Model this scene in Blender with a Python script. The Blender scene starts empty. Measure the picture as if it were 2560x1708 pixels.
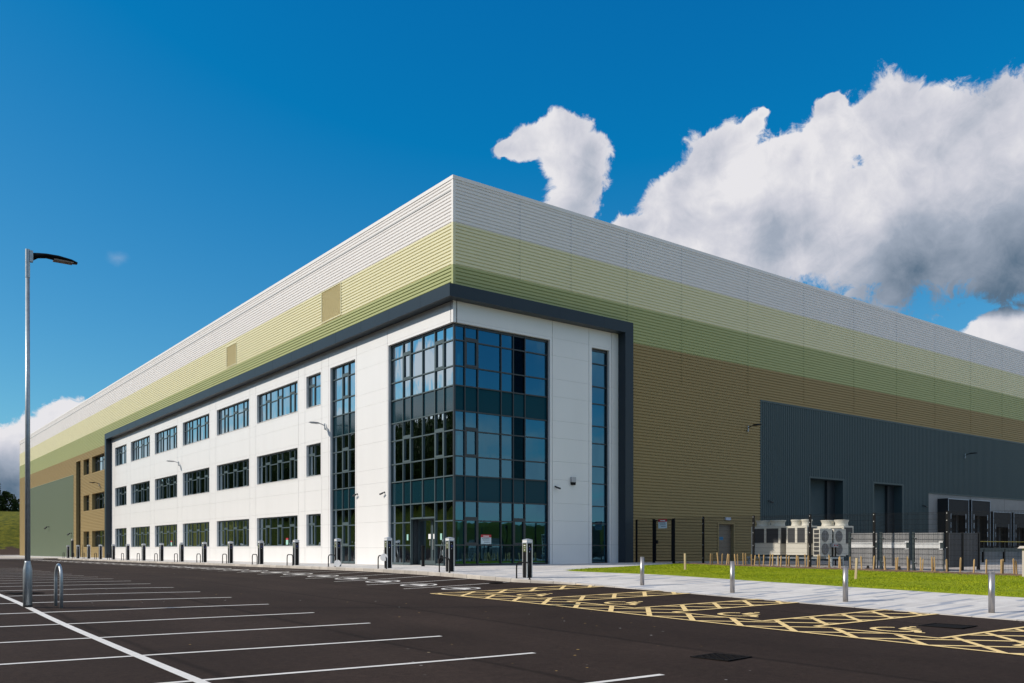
import bpy, math, random
import numpy as np
from mathutils import Vector
random.seed(7); rng=np.random.default_rng(7)
S=bpy.context.scene; COL=S.collection
# ------------------------------------------------------------------ camera
cam=bpy.data.cameras.new('camera'); camo=bpy.data.objects.new('camera',cam); COL.objects.link(camo)
cam.lens=36*2190/2560; cam.sensor_width=36; cam.shift_y=518/2560; cam.clip_end=5000; cam.clip_start=.1
camo.location=(-22.29,-33.68,.80)
camo.rotation_euler=(math.pi/2,0,-math.atan2(.6066,.7950))
S.camera=camo
S.view_settings.view_transform='Standard'; S.view_settings.look='None'; S.view_settings.exposure=0; S.view_settings.gamma=1
# ------------------------------------------------------------------ sun
SUN_EL=math.radians(33.7); to_sun=Vector((-.893*math.cos(SUN_EL),.450*math.cos(SUN_EL),math.sin(SUN_EL))).normalized()
sl=bpy.data.lights.new('sun','SUN'); sl.energy=4.1; sl.angle=math.radians(.5); sl.color=(1,.925,.82)
so=bpy.data.objects.new('sun',sl); COL.objects.link(so); so.rotation_euler=(-to_sun).to_track_quat('-Z','Y').to_euler(); so.location=(-60,40,60)
# ------------------------------------------------------------------ sky with clouds
W=bpy.data.worlds.new('World'); S.world=W; W.use_nodes=True
def setup_world():
    nt=W.node_tree; N=nt.nodes; Lk=nt.links; N.clear()
    def node(t,**k):
        n=N.new(t)
        for a,v in k.items(): setattr(n,a,v)
        return n
    def val(x,s):
        if isinstance(x,(int,float)): s.default_value=x
        elif isinstance(x,(tuple,list)): s.default_value=x
        else: Lk.new(x,s)
    def M(op,a,b=None,c=None,clamp=False):
        n=node('ShaderNodeMath',operation=op,use_clamp=clamp)
        for i,x in enumerate((a,b,c)):
            if x is not None: val(x,n.inputs[i])
        return n.outputs[0]
    def rng_(x,a,b,lo=0.,hi=1.,smooth=True):
        n=node('ShaderNodeMapRange'); n.interpolation_type='SMOOTHSTEP' if smooth else 'LINEAR'
        val(x,n.inputs['Value']);val(a,n.inputs['From Min']);val(b,n.inputs['From Max']);val(lo,n.inputs['To Min']);val(hi,n.inputs['To Max'])
        return n.outputs['Result']
    out=node('ShaderNodeOutputWorld'); bg=node('ShaderNodeBackground'); Lk.new(bg.outputs[0],out.inputs[0])
    sky=node('ShaderNodeTexSky'); sky.sky_type='NISHITA'; sky.sun_disc=False; sky.sun_elevation=SUN_EL
    sky.sun_rotation=math.atan2(to_sun.x,to_sun.y); sky.altitude=50; sky.air_density=1.0; sky.dust_density=.1; sky.ozone_density=5.0
    tc=node('ShaderNodeTexCoord'); D=tc.outputs['Generated']
    sx=node('ShaderNodeSeparateXYZ'); Lk.new(D,sx.inputs[0]); dx,dy,dz=sx.outputs
    # azimuth from the heading 37.3 degrees east of +Y, and elevation
    fw=M('ADD',M('MULTIPLY',dx,.6060),M('MULTIPLY',dy,.7950)); rt=M('ADD',M('MULTIPLY',dx,.7950),M('MULTIPLY',dy,-.6060))
    az=M('ARCTAN2',rt,fw); el=M('ARCSINE',dz)
    # noise domain on the sphere
    n1=node('ShaderNodeTexNoise'); n1.inputs['Scale'].default_value=7; n1.inputs['Detail'].default_value=6; n1.inputs['Roughness'].default_value=.6; Lk.new(D,n1.inputs['Vector'])
    s1=node('ShaderNodeSeparateColor'); Lk.new(n1.outputs['Color'],s1.inputs[0])
    wa=M('MULTIPLY',M('SUBTRACT',s1.outputs[0],.5),.055); we=M('MULTIPLY',M('SUBTRACT',s1.outputs[1],.5),.05)
    azw=M('ADD',az,wa); elw=M('ADD',el,we)
    n2=node('ShaderNodeTexNoise'); n2.inputs['Scale'].default_value=13; n2.inputs['Detail'].default_value=12; n2.inputs['Roughness'].default_value=.66; n2.inputs['Distortion'].default_value=.5; Lk.new(D,n2.inputs['Vector'])
    fb=M('SUBTRACT',n2.outputs['Fac'],.5)
    n3=node('ShaderNodeTexNoise'); n3.inputs['Scale'].default_value=42; n3.inputs['Detail'].default_value=9; n3.inputs['Roughness'].default_value=.68; n3.inputs['Distortion'].default_value=.9; Lk.new(D,n3.inputs['Vector'])
    fb3=M('SUBTRACT',n3.outputs['Fac'],.5)
    def pix(x,y):
        u=(x-1280)/2190; v=(1372-y)/2190; return math.atan(u), math.atan2(v,math.hypot(1,u))
    def blob(x,y,rx,ry,rot=0.,A=azw,E=elw):
        a,e=pix(x,y); ra=rx/2190*math.cos(a)**2; re=ry/2190*math.cos(a)*math.cos(e)**2
        da=M('SUBTRACT',A,a); de=M('SUBTRACT',E,e)
        if rot:
            c,s=math.cos(rot),math.sin(rot)
            da,de=M('ADD',M('MULTIPLY',da,c),M('MULTIPLY',de,s)),M('SUBTRACT',M('MULTIPLY',de,c),M('MULTIPLY',da,s))
        q=M('ADD',M('POWER',M('ABSOLUTE',M('DIVIDE',da,ra)),2.),M('POWER',M('ABSOLUTE',M('DIVIDE',de,re)),2.))
        return M('SUBTRACT',1.,M('SQRT',q))
    def union(bs):
        o=bs[0]
        for b_ in bs[1:]: o=M('SMOOTH_MAX',o,b_,.12)
        return o
    small=[(1292,368,66,38,.15),(1335,345,75,52,.2),(1395,325,75,62,.1),(1460,365,62,52,-.2),(1440,430,78,100,0),(1425,510,86,100,0),(1410,390,75,70,0)]
    big=[(1610,548,100,34,.2),(1690,490,112,80,.5),(1800,420,130,120,.5),(1880,330,34,60,-.75),(1905,296,16,34,-.9),(1985,430,180,120,.1),(2080,330,120,95,.3),(2210,290,140,120,.1),(2340,270,110,80,.2),(2200,330,150,90,0),(2400,350,220,160,.2),(2550,280,120,140,.5),(2075,262,60,50,.3),(2205,240,40,34,0),
         (2000,560,320,190,0),(2300,540,400,250,0),(2560,560,240,235,0),(1780,570,200,110,0)]
    low=[(2600,850,260,95,.1),(2480,830,110,62,.5)]
    left=[(20,1110,150,75,.35),(150,1060,95,55,.3),(-80,1140,200,110,0),(0,1210,160,70,0)]
    d0=union([blob(*b_) for b_ in small+big+low+left])
    d=M('ADD',d0,M('ADD',M('MULTIPLY',fb,1.15),M('MULTIPLY',fb3,.95)))
    dsh=d; d=M('ADD',d,rng_(d0,.26,.5,0.,.6))
    d=M('SUBTRACT',d,M('MULTIPLY',rng_(blob(1715,548,85,40,.1),.0,.8),.42))
    aF=rng_(d,.0,.27)
    wisp=blob(300,655,40,30)
    wsp=M('MULTIPLY',rng_(M('ADD',wisp,fb),.2,1.2),.18)
    # clouds in the rest of the sky
    pl=node('ShaderNodeCombineXYZ'); den=M('ADD',M('MAXIMUM',dz,0.),.18)
    val(M('DIVIDE',dx,den),pl.inputs[0]); val(M('DIVIDE',dy,den),pl.inputs[1])
    n4=node('ShaderNodeTexNoise'); n4.inputs['Scale'].default_value=.75; n4.inputs['Detail'].default_value=9; n4.inputs['Roughness'].default_value=.55; n4.inputs['Distortion'].default_value=.3; Lk.new(pl.outputs[0],n4.inputs['Vector'])
    front=M('MULTIPLY',rng_(M('ABSOLUTE',az),.60,.75,1.,0.),1.)
    g=M('MULTIPLY',rng_(n4.outputs['Fac'],.43,.60),M('SUBTRACT',1.,front))
    g=M('MULTIPLY',g,rng_(dz,.0,.05))
    def ablob(a,e,ra,re):
        return M('SUBTRACT',1.,M('SQRT',M('ADD',M('POWER',M('ABSOLUTE',M('DIVIDE',M('SUBTRACT',azw,a),ra)),2.),M('POWER',M('ABSOLUTE',M('DIVIDE',M('SUBTRACT',elw,e),re)),2.))))
    d2=union([ablob(-1.20,.135,.13,.05),ablob(-1.23,.205,.12,.035),ablob(1.84,.085,.20,.035),ablob(1.70,.10,.12,.03)])
    d2=M('ADD',d2,M('ADD',M('MULTIPLY',fb,1.15),M('MULTIPLY',fb3,.95)))
    aF=M('MAXIMUM',aF,M('MULTIPLY',rng_(d2,.0,.5),.85))
    alpha=M('MAXIMUM',M('MAXIMUM',aF,M('MULTIPLY',g,.92)),wsp)
    # cloud tone: bright billows, grey flat bases
    base=rng_(blob(2450,760,900,300,-.04),.0,1.,.06,1.)
    base=M('MULTIPLY',base,rng_(elw,pix(2450,815)[1],pix(2450,765)[1]))
    base=M('MAXIMUM',base,M('MULTIPLY',rng_(blob(40,1235,330,170),.0,.9),.75))
    base=M('MAXIMUM',base,M('MULTIPLY',rng_(blob(1930,600,260,170),.0,1.),.34))
    base=M('MAXIMUM',base,M('MULTIPLY',rng_(blob(1465,470,110,190,0),.0,1.),.30))
    bil=node('ShaderNodeTexNoise'); bil.inputs['Scale'].default_value=6.5; bil.inputs['Detail'].default_value=8; bil.inputs['Roughness'].default_value=.52; bil.inputs['Distortion'].default_value=.3; Lk.new(D,bil.inputs['Vector'])
    # sunlit flank: compare the cloud density a little towards the sun with the density here
    mp=node('ShaderNodeMapping'); mp.inputs['Location'].default_value=(-.030,.012,.03); Lk.new(D,mp.inputs[0])
    n6=node('ShaderNodeTexNoise'); n6.inputs['Scale'].default_value=13; n6.inputs['Detail'].default_value=5; n6.inputs['Roughness'].default_value=.55; n6.inputs['Distortion'].default_value=.5; Lk.new(mp.outputs[0],n6.inputs['Vector'])
    n7=node('ShaderNodeTexNoise'); n7.inputs['Scale'].default_value=13; n7.inputs['Detail'].default_value=5; n7.inputs['Roughness'].default_value=.55; n7.inputs['Distortion'].default_value=.5; Lk.new(D,n7.inputs['Vector'])
    relief=M('MULTIPLY',M('SUBTRACT',n6.outputs['Fac'],n7.outputs['Fac']),.8)
    shade=M('ADD',M('ADD',base,rng_(dsh,.05,.9,.0,.13)),M('ADD',M('MULTIPLY',M('SUBTRACT',bil.outputs['Fac'],.5),M('SUBTRACT',.75,M('MULTIPLY',base,.45))),M('ADD',relief,M('MULTIPLY',fb3,.12)))); shade=M('MAXIMUM',M('MINIMUM',shade,1.),0.)
    ramp=node('ShaderNodeValToRGB'); cr=ramp.color_ramp; cr.elements[0].color=(8.0,7.9,8.2,1); cr.elements[1].color=(1.05,1.65,2.4,1)
    e=cr.elements.new(.22); e.color=(6.1,6.2,6.9,1); e=cr.elements.new(.5); e.color=(3.6,4.1,5.0,1)
    Lk.new(shade,ramp.inputs[0])
    # clear sky, slightly deepened as through a polariser
    gm=node('ShaderNodeSeparateColor'); Lk.new(sky.outputs[0],gm.inputs[0])
    sc=node('ShaderNodeCombineColor')
    val(M('MAXIMUM',M('MULTIPLY',M('SUBTRACT',gm.outputs[0],.88),.9),.02),sc.inputs[0])
    val(M('MULTIPLY',gm.outputs[1],1.08),sc.inputs[1])
    val(M('MULTIPLY',M('POWER',M('MULTIPLY',gm.outputs[2],.1),.62),9.2),sc.inputs[2])
    mx=node('ShaderNodeMix',data_type='RGBA'); Lk.new(alpha,mx.inputs['Factor']); Lk.new(sc.outputs[0],mx.inputs['A']); Lk.new(ramp.outputs[0],mx.inputs['B'])
    Lk.new(mx.outputs['Result'],bg.inputs[0]); bg.inputs[1].default_value=.10
setup_world()
# ------------------------------------------------------------------ ground heights
class TPS:
    def __init__(s,pts):
        p=np.array(pts,float); s.p=p[:,:2]/20; n=len(p)
        K=s.phi(np.linalg.norm(s.p[:,None]-s.p[None],axis=2))+.015*np.eye(n)
        Q=np.c_[np.ones(n),s.p]; A=np.block([[K,Q],[Q.T,np.zeros((3,3))]]); s.w=np.linalg.solve(A,np.r_[p[:,2],0,0,0]); s.n=n
    def phi(s,r): return r*r*np.log(r+1e-9)
    def __call__(s,X,Y):
        X=np.clip(X,-70,75)/20;Y=np.clip(Y,-60,135)/20; X,Y=np.broadcast_arrays(np.asarray(X,float),np.asarray(Y,float))
        r=np.sqrt((X[...,None]-s.p[:,0])**2+(Y[...,None]-s.p[:,1])**2); n=s.n
        return (s.phi(r)*s.w[:n]).sum(-1)+s.w[n]+s.w[n+1]*X+s.w[n+2]*Y
RZ=TPS([(-14.26,-23.77,-.73),(-14.26,-18.77,-.63),(-14.26,-13.8,-.52),(-14.26,-8.85,-.42),(-14.26,-3.78,-.35),(-14.26,1.3,-.32),(-14.26,8.6,-.33),(-14,30,-.33),(-14,60,-.38),(-14,125,-.45),
(-19.14,-23.7,-.68),(-19.14,-21.2,-.65),(-19.14,-18.7,-.61),(-19.14,-16.2,-.57),(-19.14,-13.7,-.51),(-19.14,-12.3,-.456),(-19.3,0,-.33),(-19.3,60,-.38),(-7.95,-9.13,-.51),(-7.95,-4.1,-.42),(-7.95,.9,-.36),(-7.95,30,-.30),(-7.95,60,-.36),
(-9.2,-15.5,-.54),(-9.2,-22.2,-.66),(-9.2,-28.3,-.75),(-3.65,-9.2,-.37),(-3.65,-4.25,-.27),(-3.65,.8,-.22),(-3.65,10.7,-.23),(-3.65,30.7,-.28),(-3.65,50,-.32),(-3.65,71,-.34),(-3.65,125,-.4),
(-3,-14.37,-.43),(-3,-18.3,-.53),(-3,-21.7,-.61),(-3,-25.1,-.68),(-3,-45,-1.05),(-14,-45,-1.1),(-25,-45,-1.0),(-45,-45,-.95),(-45,0,-.4),(-45,60,-.4),(-45,125,-.5)])
PZ=TPS([(-2.92,-9.2,-.22),(-2.92,-4.25,-.12),(-2.92,.8,-.07),(-2.92,10.7,-.09),(-2.92,25.7,-.12),(-2.92,45,-.17),(-2.92,71,-.2),(-3,125,-.3),(0,0,-.01),(0,10,-.04),(0,63,-.16),(0,125,-.28),
(-3,-11.2,-.32),(-3,-14.37,-.42),(-3,-18.3,-.525),(-3,-21.7,-.605),(-3,-25.1,-.68),(-3,-45,-1.05),(11.6,-1,.07),(11.6,-5,.04),(11.6,-8,.0),(11.6,-11,-.04),(11.6,-14,-.07),(11.6,-17,-.1),(11.6,-30,-.25),(11.6,-45,-.4),
(5,0,.02),(11,0,.06),(20,0,.06),(30,0,.0),(45,0,-.1),(60,0,-.1),(60,-20,-.2),(30,-20,-.15),(60,-45,-.4),(30,-45,-.4)])
rz=lambda x,y: float(RZ(x,y)); pz=lambda x,y: float(PZ(x,y))
def xk(y):   # kerb line
    t=min(1,max(0,(-9.0-y)/3.2)); t=t*t*(3-2*t); return -3.62+.62*t
# ------------------------------------------------------------------ materials
def mat(name,col,rough=.6,metal=0.,spec=.5,var=0.,vscale=3.,vstretch=(1,1,1),bump=0.,bscale=40.,emit=None):
    m=bpy.data.materials.new(name); m.use_nodes=True; nt=m.node_tree; b=nt.nodes['Principled BSDF']
    b.inputs['Base Color'].default_value=(*col,1); b.inputs['Roughness'].default_value=rough; b.inputs['Metallic'].default_value=metal; b.inputs['Specular IOR Level'].default_value=spec
    if emit: b.inputs['Emission Color'].default_value=(*emit[:3],1); b.inputs['Emission Strength'].default_value=emit[3]
    tc=nt.nodes.new('ShaderNodeTexCoord')
    if var:
        mp=nt.nodes.new('ShaderNodeMapping'); mp.inputs['Scale'].default_value=vstretch; nt.links.new(tc.outputs['Object'],mp.inputs[0])
        n=nt.nodes.new('ShaderNodeTexNoise'); n.inputs['Scale'].default_value=vscale; n.inputs['Detail'].default_value=8; n.inputs['Roughness'].default_value=.6; nt.links.new(mp.outputs[0],n.inputs[0])
        r=nt.nodes.new('ShaderNodeMapRange'); r.inputs['From Min'].default_value=.25; r.inputs['From Max'].default_value=.75; r.inputs['To Min'].default_value=1-var; r.inputs['To Max'].default_value=1+var; nt.links.new(n.outputs['Fac'],r.inputs['Value'])
        x=nt.nodes.new('ShaderNodeMix'); x.data_type='RGBA'; x.blend_type='MULTIPLY'; x.inputs['Factor'].default_value=1; x.inputs['A'].default_value=(*col,1); nt.links.new(r.outputs[0],x.inputs['B']); nt.links.new(x.outputs['Result'],b.inputs['Base Color'])
    if bump:
        n=nt.nodes.new('ShaderNodeTexNoise'); n.inputs['Scale'].default_value=bscale; n.inputs['Detail'].default_value=5; nt.links.new(tc.outputs['Object'],n.inputs[0])
        bp=nt.nodes.new('ShaderNodeBump'); bp.inputs['Strength'].default_value=bump; bp.inputs['Distance'].default_value=.02; nt.links.new(n.outputs['Fac'],bp.inputs['Height']); nt.links.new(bp.outputs[0],b.inputs['Normal'])
    return m
class Nt:
    def __init__(s,m): s.m=m; s.t=m.node_tree; s.b=s.t.nodes['Principled BSDF']
    def n(s,t,**k):
        x=s.t.nodes.new(t)
        for a,v in k.items():
            if hasattr(x,a) and not a[0].isupper(): setattr(x,a,v)
            else: x.inputs[a.replace('_',' ')].default_value=v
        return x
    def l(s,a,b): s.t.links.new(a,b)
def glass(name,tint,refl,fac,wave=.0):
    m=bpy.data.materials.new(name); m.use_nodes=True; nt=m.node_tree; N=nt.nodes; N.clear()
    o=N.new('ShaderNodeOutputMaterial'); mx=N.new('ShaderNodeMixShader'); tr=N.new('ShaderNodeBsdfTransparent'); gl=N.new('ShaderNodeBsdfGlossy'); fr=N.new('ShaderNodeFresnel'); ma=N.new('ShaderNodeMath')
    tr.inputs[0].default_value=(*tint,1); gl.inputs[0].default_value=(*refl,1); gl.inputs['Roughness'].default_value=.012; fr.inputs[0].default_value=1.5
    ma.operation='MULTIPLY_ADD'; ma.use_clamp=True; ma.inputs[1].default_value=1.1; ma.inputs[2].default_value=fac
    nt.links.new(fr.outputs[0],ma.inputs[0]); nt.links.new(ma.outputs[0],mx.inputs[0]); nt.links.new(tr.outputs[0],mx.inputs[1]); nt.links.new(gl.outputs[0],mx.inputs[2]); nt.links.new(mx.outputs[0],o.inputs[0])
    tc=N.new('ShaderNodeTexCoord'); n=N.new('ShaderNodeTexNoise'); n.inputs['Scale'].default_value=.9; n.inputs['Detail'].default_value=2; bp=N.new('ShaderNodeBump'); bp.inputs['Strength'].default_value=wave; bp.inputs['Distance'].default_value=.045
    mp=N.new('ShaderNodeMapping'); mp.inputs['Scale'].default_value=(1,1,.35); nt.links.new(tc.outputs['Object'],mp.inputs[0]); nt.links.new(mp.outputs[0],n.inputs[0]); nt.links.new(n.outputs['Fac'],bp.inputs['Height']); nt.links.new(bp.outputs[0],gl.inputs['Normal'])
    return m
MT={}
MT['white_clad']=mat('white_cladding_paint',(.80,.77,.745),.45,spec=.25,var=.025,vscale=.6)
MT['cream_clad']=mat('pale_yellow_green_paint',(.74,.70,.46),.45,spec=.22,var=.02,vscale=.6)
MT['green_clad']=mat('sage_green_paint',(.40,.425,.20),.5,spec=.2,var=.02,vscale=.6)
MT['tan_clad']=mat('tan_paint',(.335,.25,.118),.55,spec=.15,var=.02,vscale=.6)
MT['panel_white']=mat('white_panel_paint',(.80,.79,.775),.32,var=.025,vscale=.5,vstretch=(2,2,.3))
MT['anthracite']=mat('anthracite_metal',(.020,.032,.044),.38,var=.06,vscale=.8,spec=.28)
MT['grey_clad']=mat('slate_blue_grey_paint',(.060,.088,.092),.5,spec=.25,var=.03)
MT['grey_green']=mat('grey_green_paint',(.15,.185,.125),.5,spec=.2,var=.03)
MT['louvre']=mat('louvre_paint',(.66,.57,.29),.5)
MT['frame']=mat('dark_teal_grey_frame',(.075,.105,.112),.4,spec=.35)
MT['frame_dark']=mat('dark_window_frame',(.03,.037,.043),.4)
MT['glassL']=glass('window_glass',(.16,.25,.24),(.56,.64,.68),.28,.5)
MT['glassR']=glass('sky_tinted_window_glass',(.06,.28,.40),(.22,.56,.80),.20,.15)  # glass tint deepened with the blue of the reflected sky
MT['spandrel']=mat('spandrel_glass',(.006,.03,.042),.06,spec=1.0)
MT['spandrelR']=mat('dark_teal_spandrel_glass',(.0,.042,.064),.15,spec=.13)
MT['spandrel_grey']=mat('grey_glazed_panel',(.03,.034,.038),.12,spec=.9)
MT['inner']=mat('interior_plaster',(.62,.62,.58),.9)
MT['inner_floor']=mat('interior_floor',(.16,.16,.16),.8)
MT['black']=mat('black_powder_coat',(.007,.007,.008),.5,spec=.15)
MT['rubber']=mat('black_rubber',(.014,.014,.015),.8,var=.2,vscale=4)
MT['alu']=mat('brushed_aluminium',(.66,.66,.66),.38,metal=.75)
MT['galv']=mat('galvanised_steel',(.40,.45,.48),.42,metal=.55,var=.18,vscale=14,bump=.1,bscale=60)
MT['steel']=mat('brushed_stainless_steel',(.42,.40,.39),.42,metal=.9,var=.06,vscale=20,vstretch=(6,6,.3))
MT['lightband']=mat('frosted_light_band',(.75,.75,.74),.4)
MT['capblue']=mat('grey_cap',(.33,.37,.42),.45)
MT['labelgreen']=mat('green_label',(.07,.09,.015),.5)
MT['socketblue']=mat('blue_socket',(.008,.02,.12),.35)
MT['paper']=mat('white_card',(.78,.78,.78),.6)
MT['aqua']=mat('pale_aqua_paper',(.35,.62,.52),.6)
MT['red']=mat('red_sign',(.45,.03,.04),.5)
MT['signface']=mat('pale_blue_sign',(.55,.66,.70),.5)
MT['ink']=mat('dark_print',(.06,.06,.08),.6)
MT['acbeige']=mat('beige_unit_paint',(.66,.63,.54),.5,var=.03)
MT['acdark']=mat('dark_coil_grille',(.035,.038,.042),.6,var=.2,vscale=30)
MT['fangrey']=mat('fan_recess',(.20,.19,.175),.7)
MT['wood']=mat('sawn_timber',(.46,.30,.13),.8,var=.25,vscale=12,vstretch=(1,1,.15))
MT['woodpale']=mat('pale_timber',(.52,.40,.24),.8,var=.2,vscale=10,vstretch=(1,1,.15))
MT['bindark']=mat('green_grey_post',(.035,.055,.062),.45)
MT['slatgrey']=mat('grey_composite_board',(.27,.27,.275),.6,var=.04)
MT['slatshade']=mat('shaded_grey_board',(.075,.075,.08),.6,var=.04)  # same grey boards, darkened in colour for the side facing away from sun
MT['yellow']=mat('yellow_rail_paint',(.55,.38,.02),.5)
MT['concrete']=mat('concrete_wall',(.30,.29,.28),.85,var=.10,vscale=1.4,bump=.2)
MT['soil']=mat('brown_soil',(.14,.085,.05),.95,var=.5,vscale=6,bump=1.,bscale=12)
MT['bark']=mat('tree_bark',(.07,.05,.035),.9,var=.3)
MT['iron']=mat('cast_iron_grate',(.014,.013,.013),.9,spec=.05)
MT['roof']=mat('grey_roof_sheet',(.45,.45,.44),.5)
MT['white_line']=mat('white_road_paint',(.76,.72,.66),.7,var=.10,vscale=5)
MT['yellow_line']=mat('yellow_road_paint',(.92,.66,.28),.7,var=.10,vscale=5)
MT['kerb']=mat('kerb_concrete',(.50,.455,.40),.85,var=.18,vscale=1.6,bump=.3)
MT['cam']=mat('dark_camera_body',(.02,.022,.025),.4)
MT['lampgrey']=mat('pale_grey_lamp',(.42,.42,.43),.4)
MT['led']=mat('led_panel',(.35,.28,.22),.4)
def wear(m,thr):
    q=Nt(m); tc=q.n('ShaderNodeTexCoord'); n=q.n('ShaderNodeTexNoise',Scale=28.,Detail=8.,Roughness=.8); q.l(tc.outputs['Object'],n.inputs[0])
    n2=q.n('ShaderNodeTexNoise',Scale=.9,Detail=4.); q.l(tc.outputs['Object'],n2.inputs[0])
    a=q.n('ShaderNodeMath',operation='MULTIPLY_ADD'); q.l(n2.outputs[0],a.inputs[0]); a.inputs[1].default_value=.45; q.l(n.outputs[0],a.inputs[2])
    r=q.n('ShaderNodeMapRange'); r.inputs['From Min'].default_value=thr; r.inputs['From Max'].default_value=thr+.05; q.l(a.outputs[0],r.inputs['Value'])
    x=q.n('ShaderNodeMix',data_type='RGBA'); src=q.b.inputs['Base Color'].links[0].from_socket; q.l(r.outputs[0],x.inputs['Factor']); q.l(src,x.inputs['A']); x.inputs['B'].default_value=(.06,.048,.04,1); q.l(x.outputs['Result'],q.b.inputs['Base Color'])
wear(MT['white_line'],.88); wear(MT['yellow_line'],.90)
# road asphalt
def asphalt():
    m=mat('asphalt',(.05,.043,.04),.95,spec=.10); q=Nt(m); tc=q.n('ShaderNodeTexCoord')
    mp=q.n('ShaderNodeMapping'); mp.inputs['Scale'].default_value=(.42,.035,1); q.l(tc.outputs['Object'],mp.inputs[0])
    a=q.n('ShaderNodeTexNoise',Scale=1.,Detail=4.,Roughness=.55); q.l(mp.outputs[0],a.inputs[0])
    b=q.n('ShaderNodeTexNoise',Scale=.35,Detail=5.); q.l(tc.outputs['Object'],b.inputs[0])
    c=q.n('ShaderNodeTexNoise',Scale=55.,Detail=4.,Roughness=.8); q.l(tc.outputs['Object'],c.inputs[0])
    def r(x,lo,hi,f0=.3,f1=.7):
        k=q.n('ShaderNodeMapRange'); k.inputs['From Min'].default_value=f0;k.inputs['From Max'].default_value=f1;k.inputs['To Min'].default_value=lo;k.inputs['To Max'].default_value=hi; q.l(x,k.inputs['Value']); return k.outputs[0]
    def mul(x,y):
        k=q.n('ShaderNodeMath',operation='MULTIPLY'); q.l(x,k.inputs[0]); q.l(y,k.inputs[1]); return k.outputs[0]
    d_=q.n('ShaderNodeTexNoise',Scale=9.,Detail=7.,Roughness=.75); q.l(tc.outputs['Object'],d_.inputs[0])
    v=mul(mul(mul(r(a.outputs[0],.80,1.25),r(b.outputs[0],.85,1.18)),r(c.outputs[0],.55,1.55)),r(d_.outputs[0],.72,1.32))
    # paving lane seams: thin dark lines running along the lot
    sx=q.n('ShaderNodeSeparateXYZ'); q.l(tc.outputs['Object'],sx.inputs[0])
    x=q.n('ShaderNodeMix',data_type='RGBA',blend_type='MULTIPLY'); x.inputs['Factor'].default_value=1; x.inputs['A'].default_value=(.0355,.0240,.0188,1); q.l(v,x.inputs['B'])
    wg=q.n('ShaderNodeTexNoise',Scale=.15,Detail=3.); q.l(tc.outputs['Object'],wg.inputs[0])
    def mth(op,a_,b_):
        k=q.n('ShaderNodeMath',operation=op)
        for i,vv in enumerate((a_,b_)):
            if isinstance(vv,(int,float)): k.inputs[i].default_value=vv
            else: q.l(vv,k.inputs[i])
        return k.outputs[0]
    xx=mth('ADD',sx.outputs[0],mth('MULTIPLY',wg.outputs[0],.5)); fr=mth('FRACT',mth('DIVIDE',xx,3.37),0.)
    seam=q.n('ShaderNodeMapRange'); seam.inputs['From Min'].default_value=.006; seam.inputs['From Max'].default_value=.03; seam.inputs['To Min'].default_value=.62; seam.inputs['To Max'].default_value=1.; q.l(mth('ABSOLUTE',mth('SUBTRACT',fr,.5),0.),seam.inputs['Value'])
    lane=q.n('ShaderNodeTexWhiteNoise',noise_dimensions='1D'); q.l(mth('FLOOR',mth('ADD',mth('DIVIDE',xx,3.37),.5),0.),lane.inputs['W'])
    v2=mul(v,seam.outputs[0]); v2=mul(v2,r(lane.outputs[0],.88,1.14,0.,1.)); q.l(v2,x.inputs['B'])
    # paint splashes
    vo=q.n('ShaderNodeTexVoronoi',Scale=2.6,Randomness=1.); q.l(tc.outputs['Object'],vo.inputs['Vector'])
    sp=q.n('ShaderNodeMapRange'); sp.inputs['From Min'].default_value=.05; sp.inputs['From Max'].default_value=.075; sp.inputs['To Min'].default_value=1; sp.inputs['To Max'].default_value=0; q.l(vo.outputs['Distance'],sp.inputs['Value'])
    big=q.n('ShaderNodeTexNoise',Scale=.22,Detail=2.); q.l(tc.outputs['Object'],big.inputs[0])
    ms=mul(sp.outputs[0],r(big.outputs[0],0.,1.,.50,.60))
    sc=q.n('ShaderNodeSeparateColor'); q.l(vo.outputs['Color'],sc.inputs[0])
    ms=mul(ms,r(sc.outputs[0],0.,.75,.35,.6))
    pc=q.n('ShaderNodeMix',data_type='RGBA'); pc.inputs['A'].default_value=(.55,.36,.12,1); pc.inputs['B'].default_value=(.6,.58,.55,1); q.l(r(sc.outputs[1],0.,1.,.6,.65),pc.inputs['Factor'])
    y=q.n('ShaderNodeMix',data_type='RGBA'); q.l(ms,y.inputs['Factor']); q.l(x.outputs['Result'],y.inputs['A']); q.l(pc.outputs['Result'],y.inputs['B'])
    q.l(y.outputs['Result'],q.b.inputs['Base Color'])
    bp=q.n('ShaderNodeBump',Strength=.5,Distance=.006); q.l(c.outputs[0],bp.inputs['Height']); q.l(bp.outputs[0],q.b.inputs['Normal'])
    return m
MT['asphalt']=asphalt()
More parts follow.
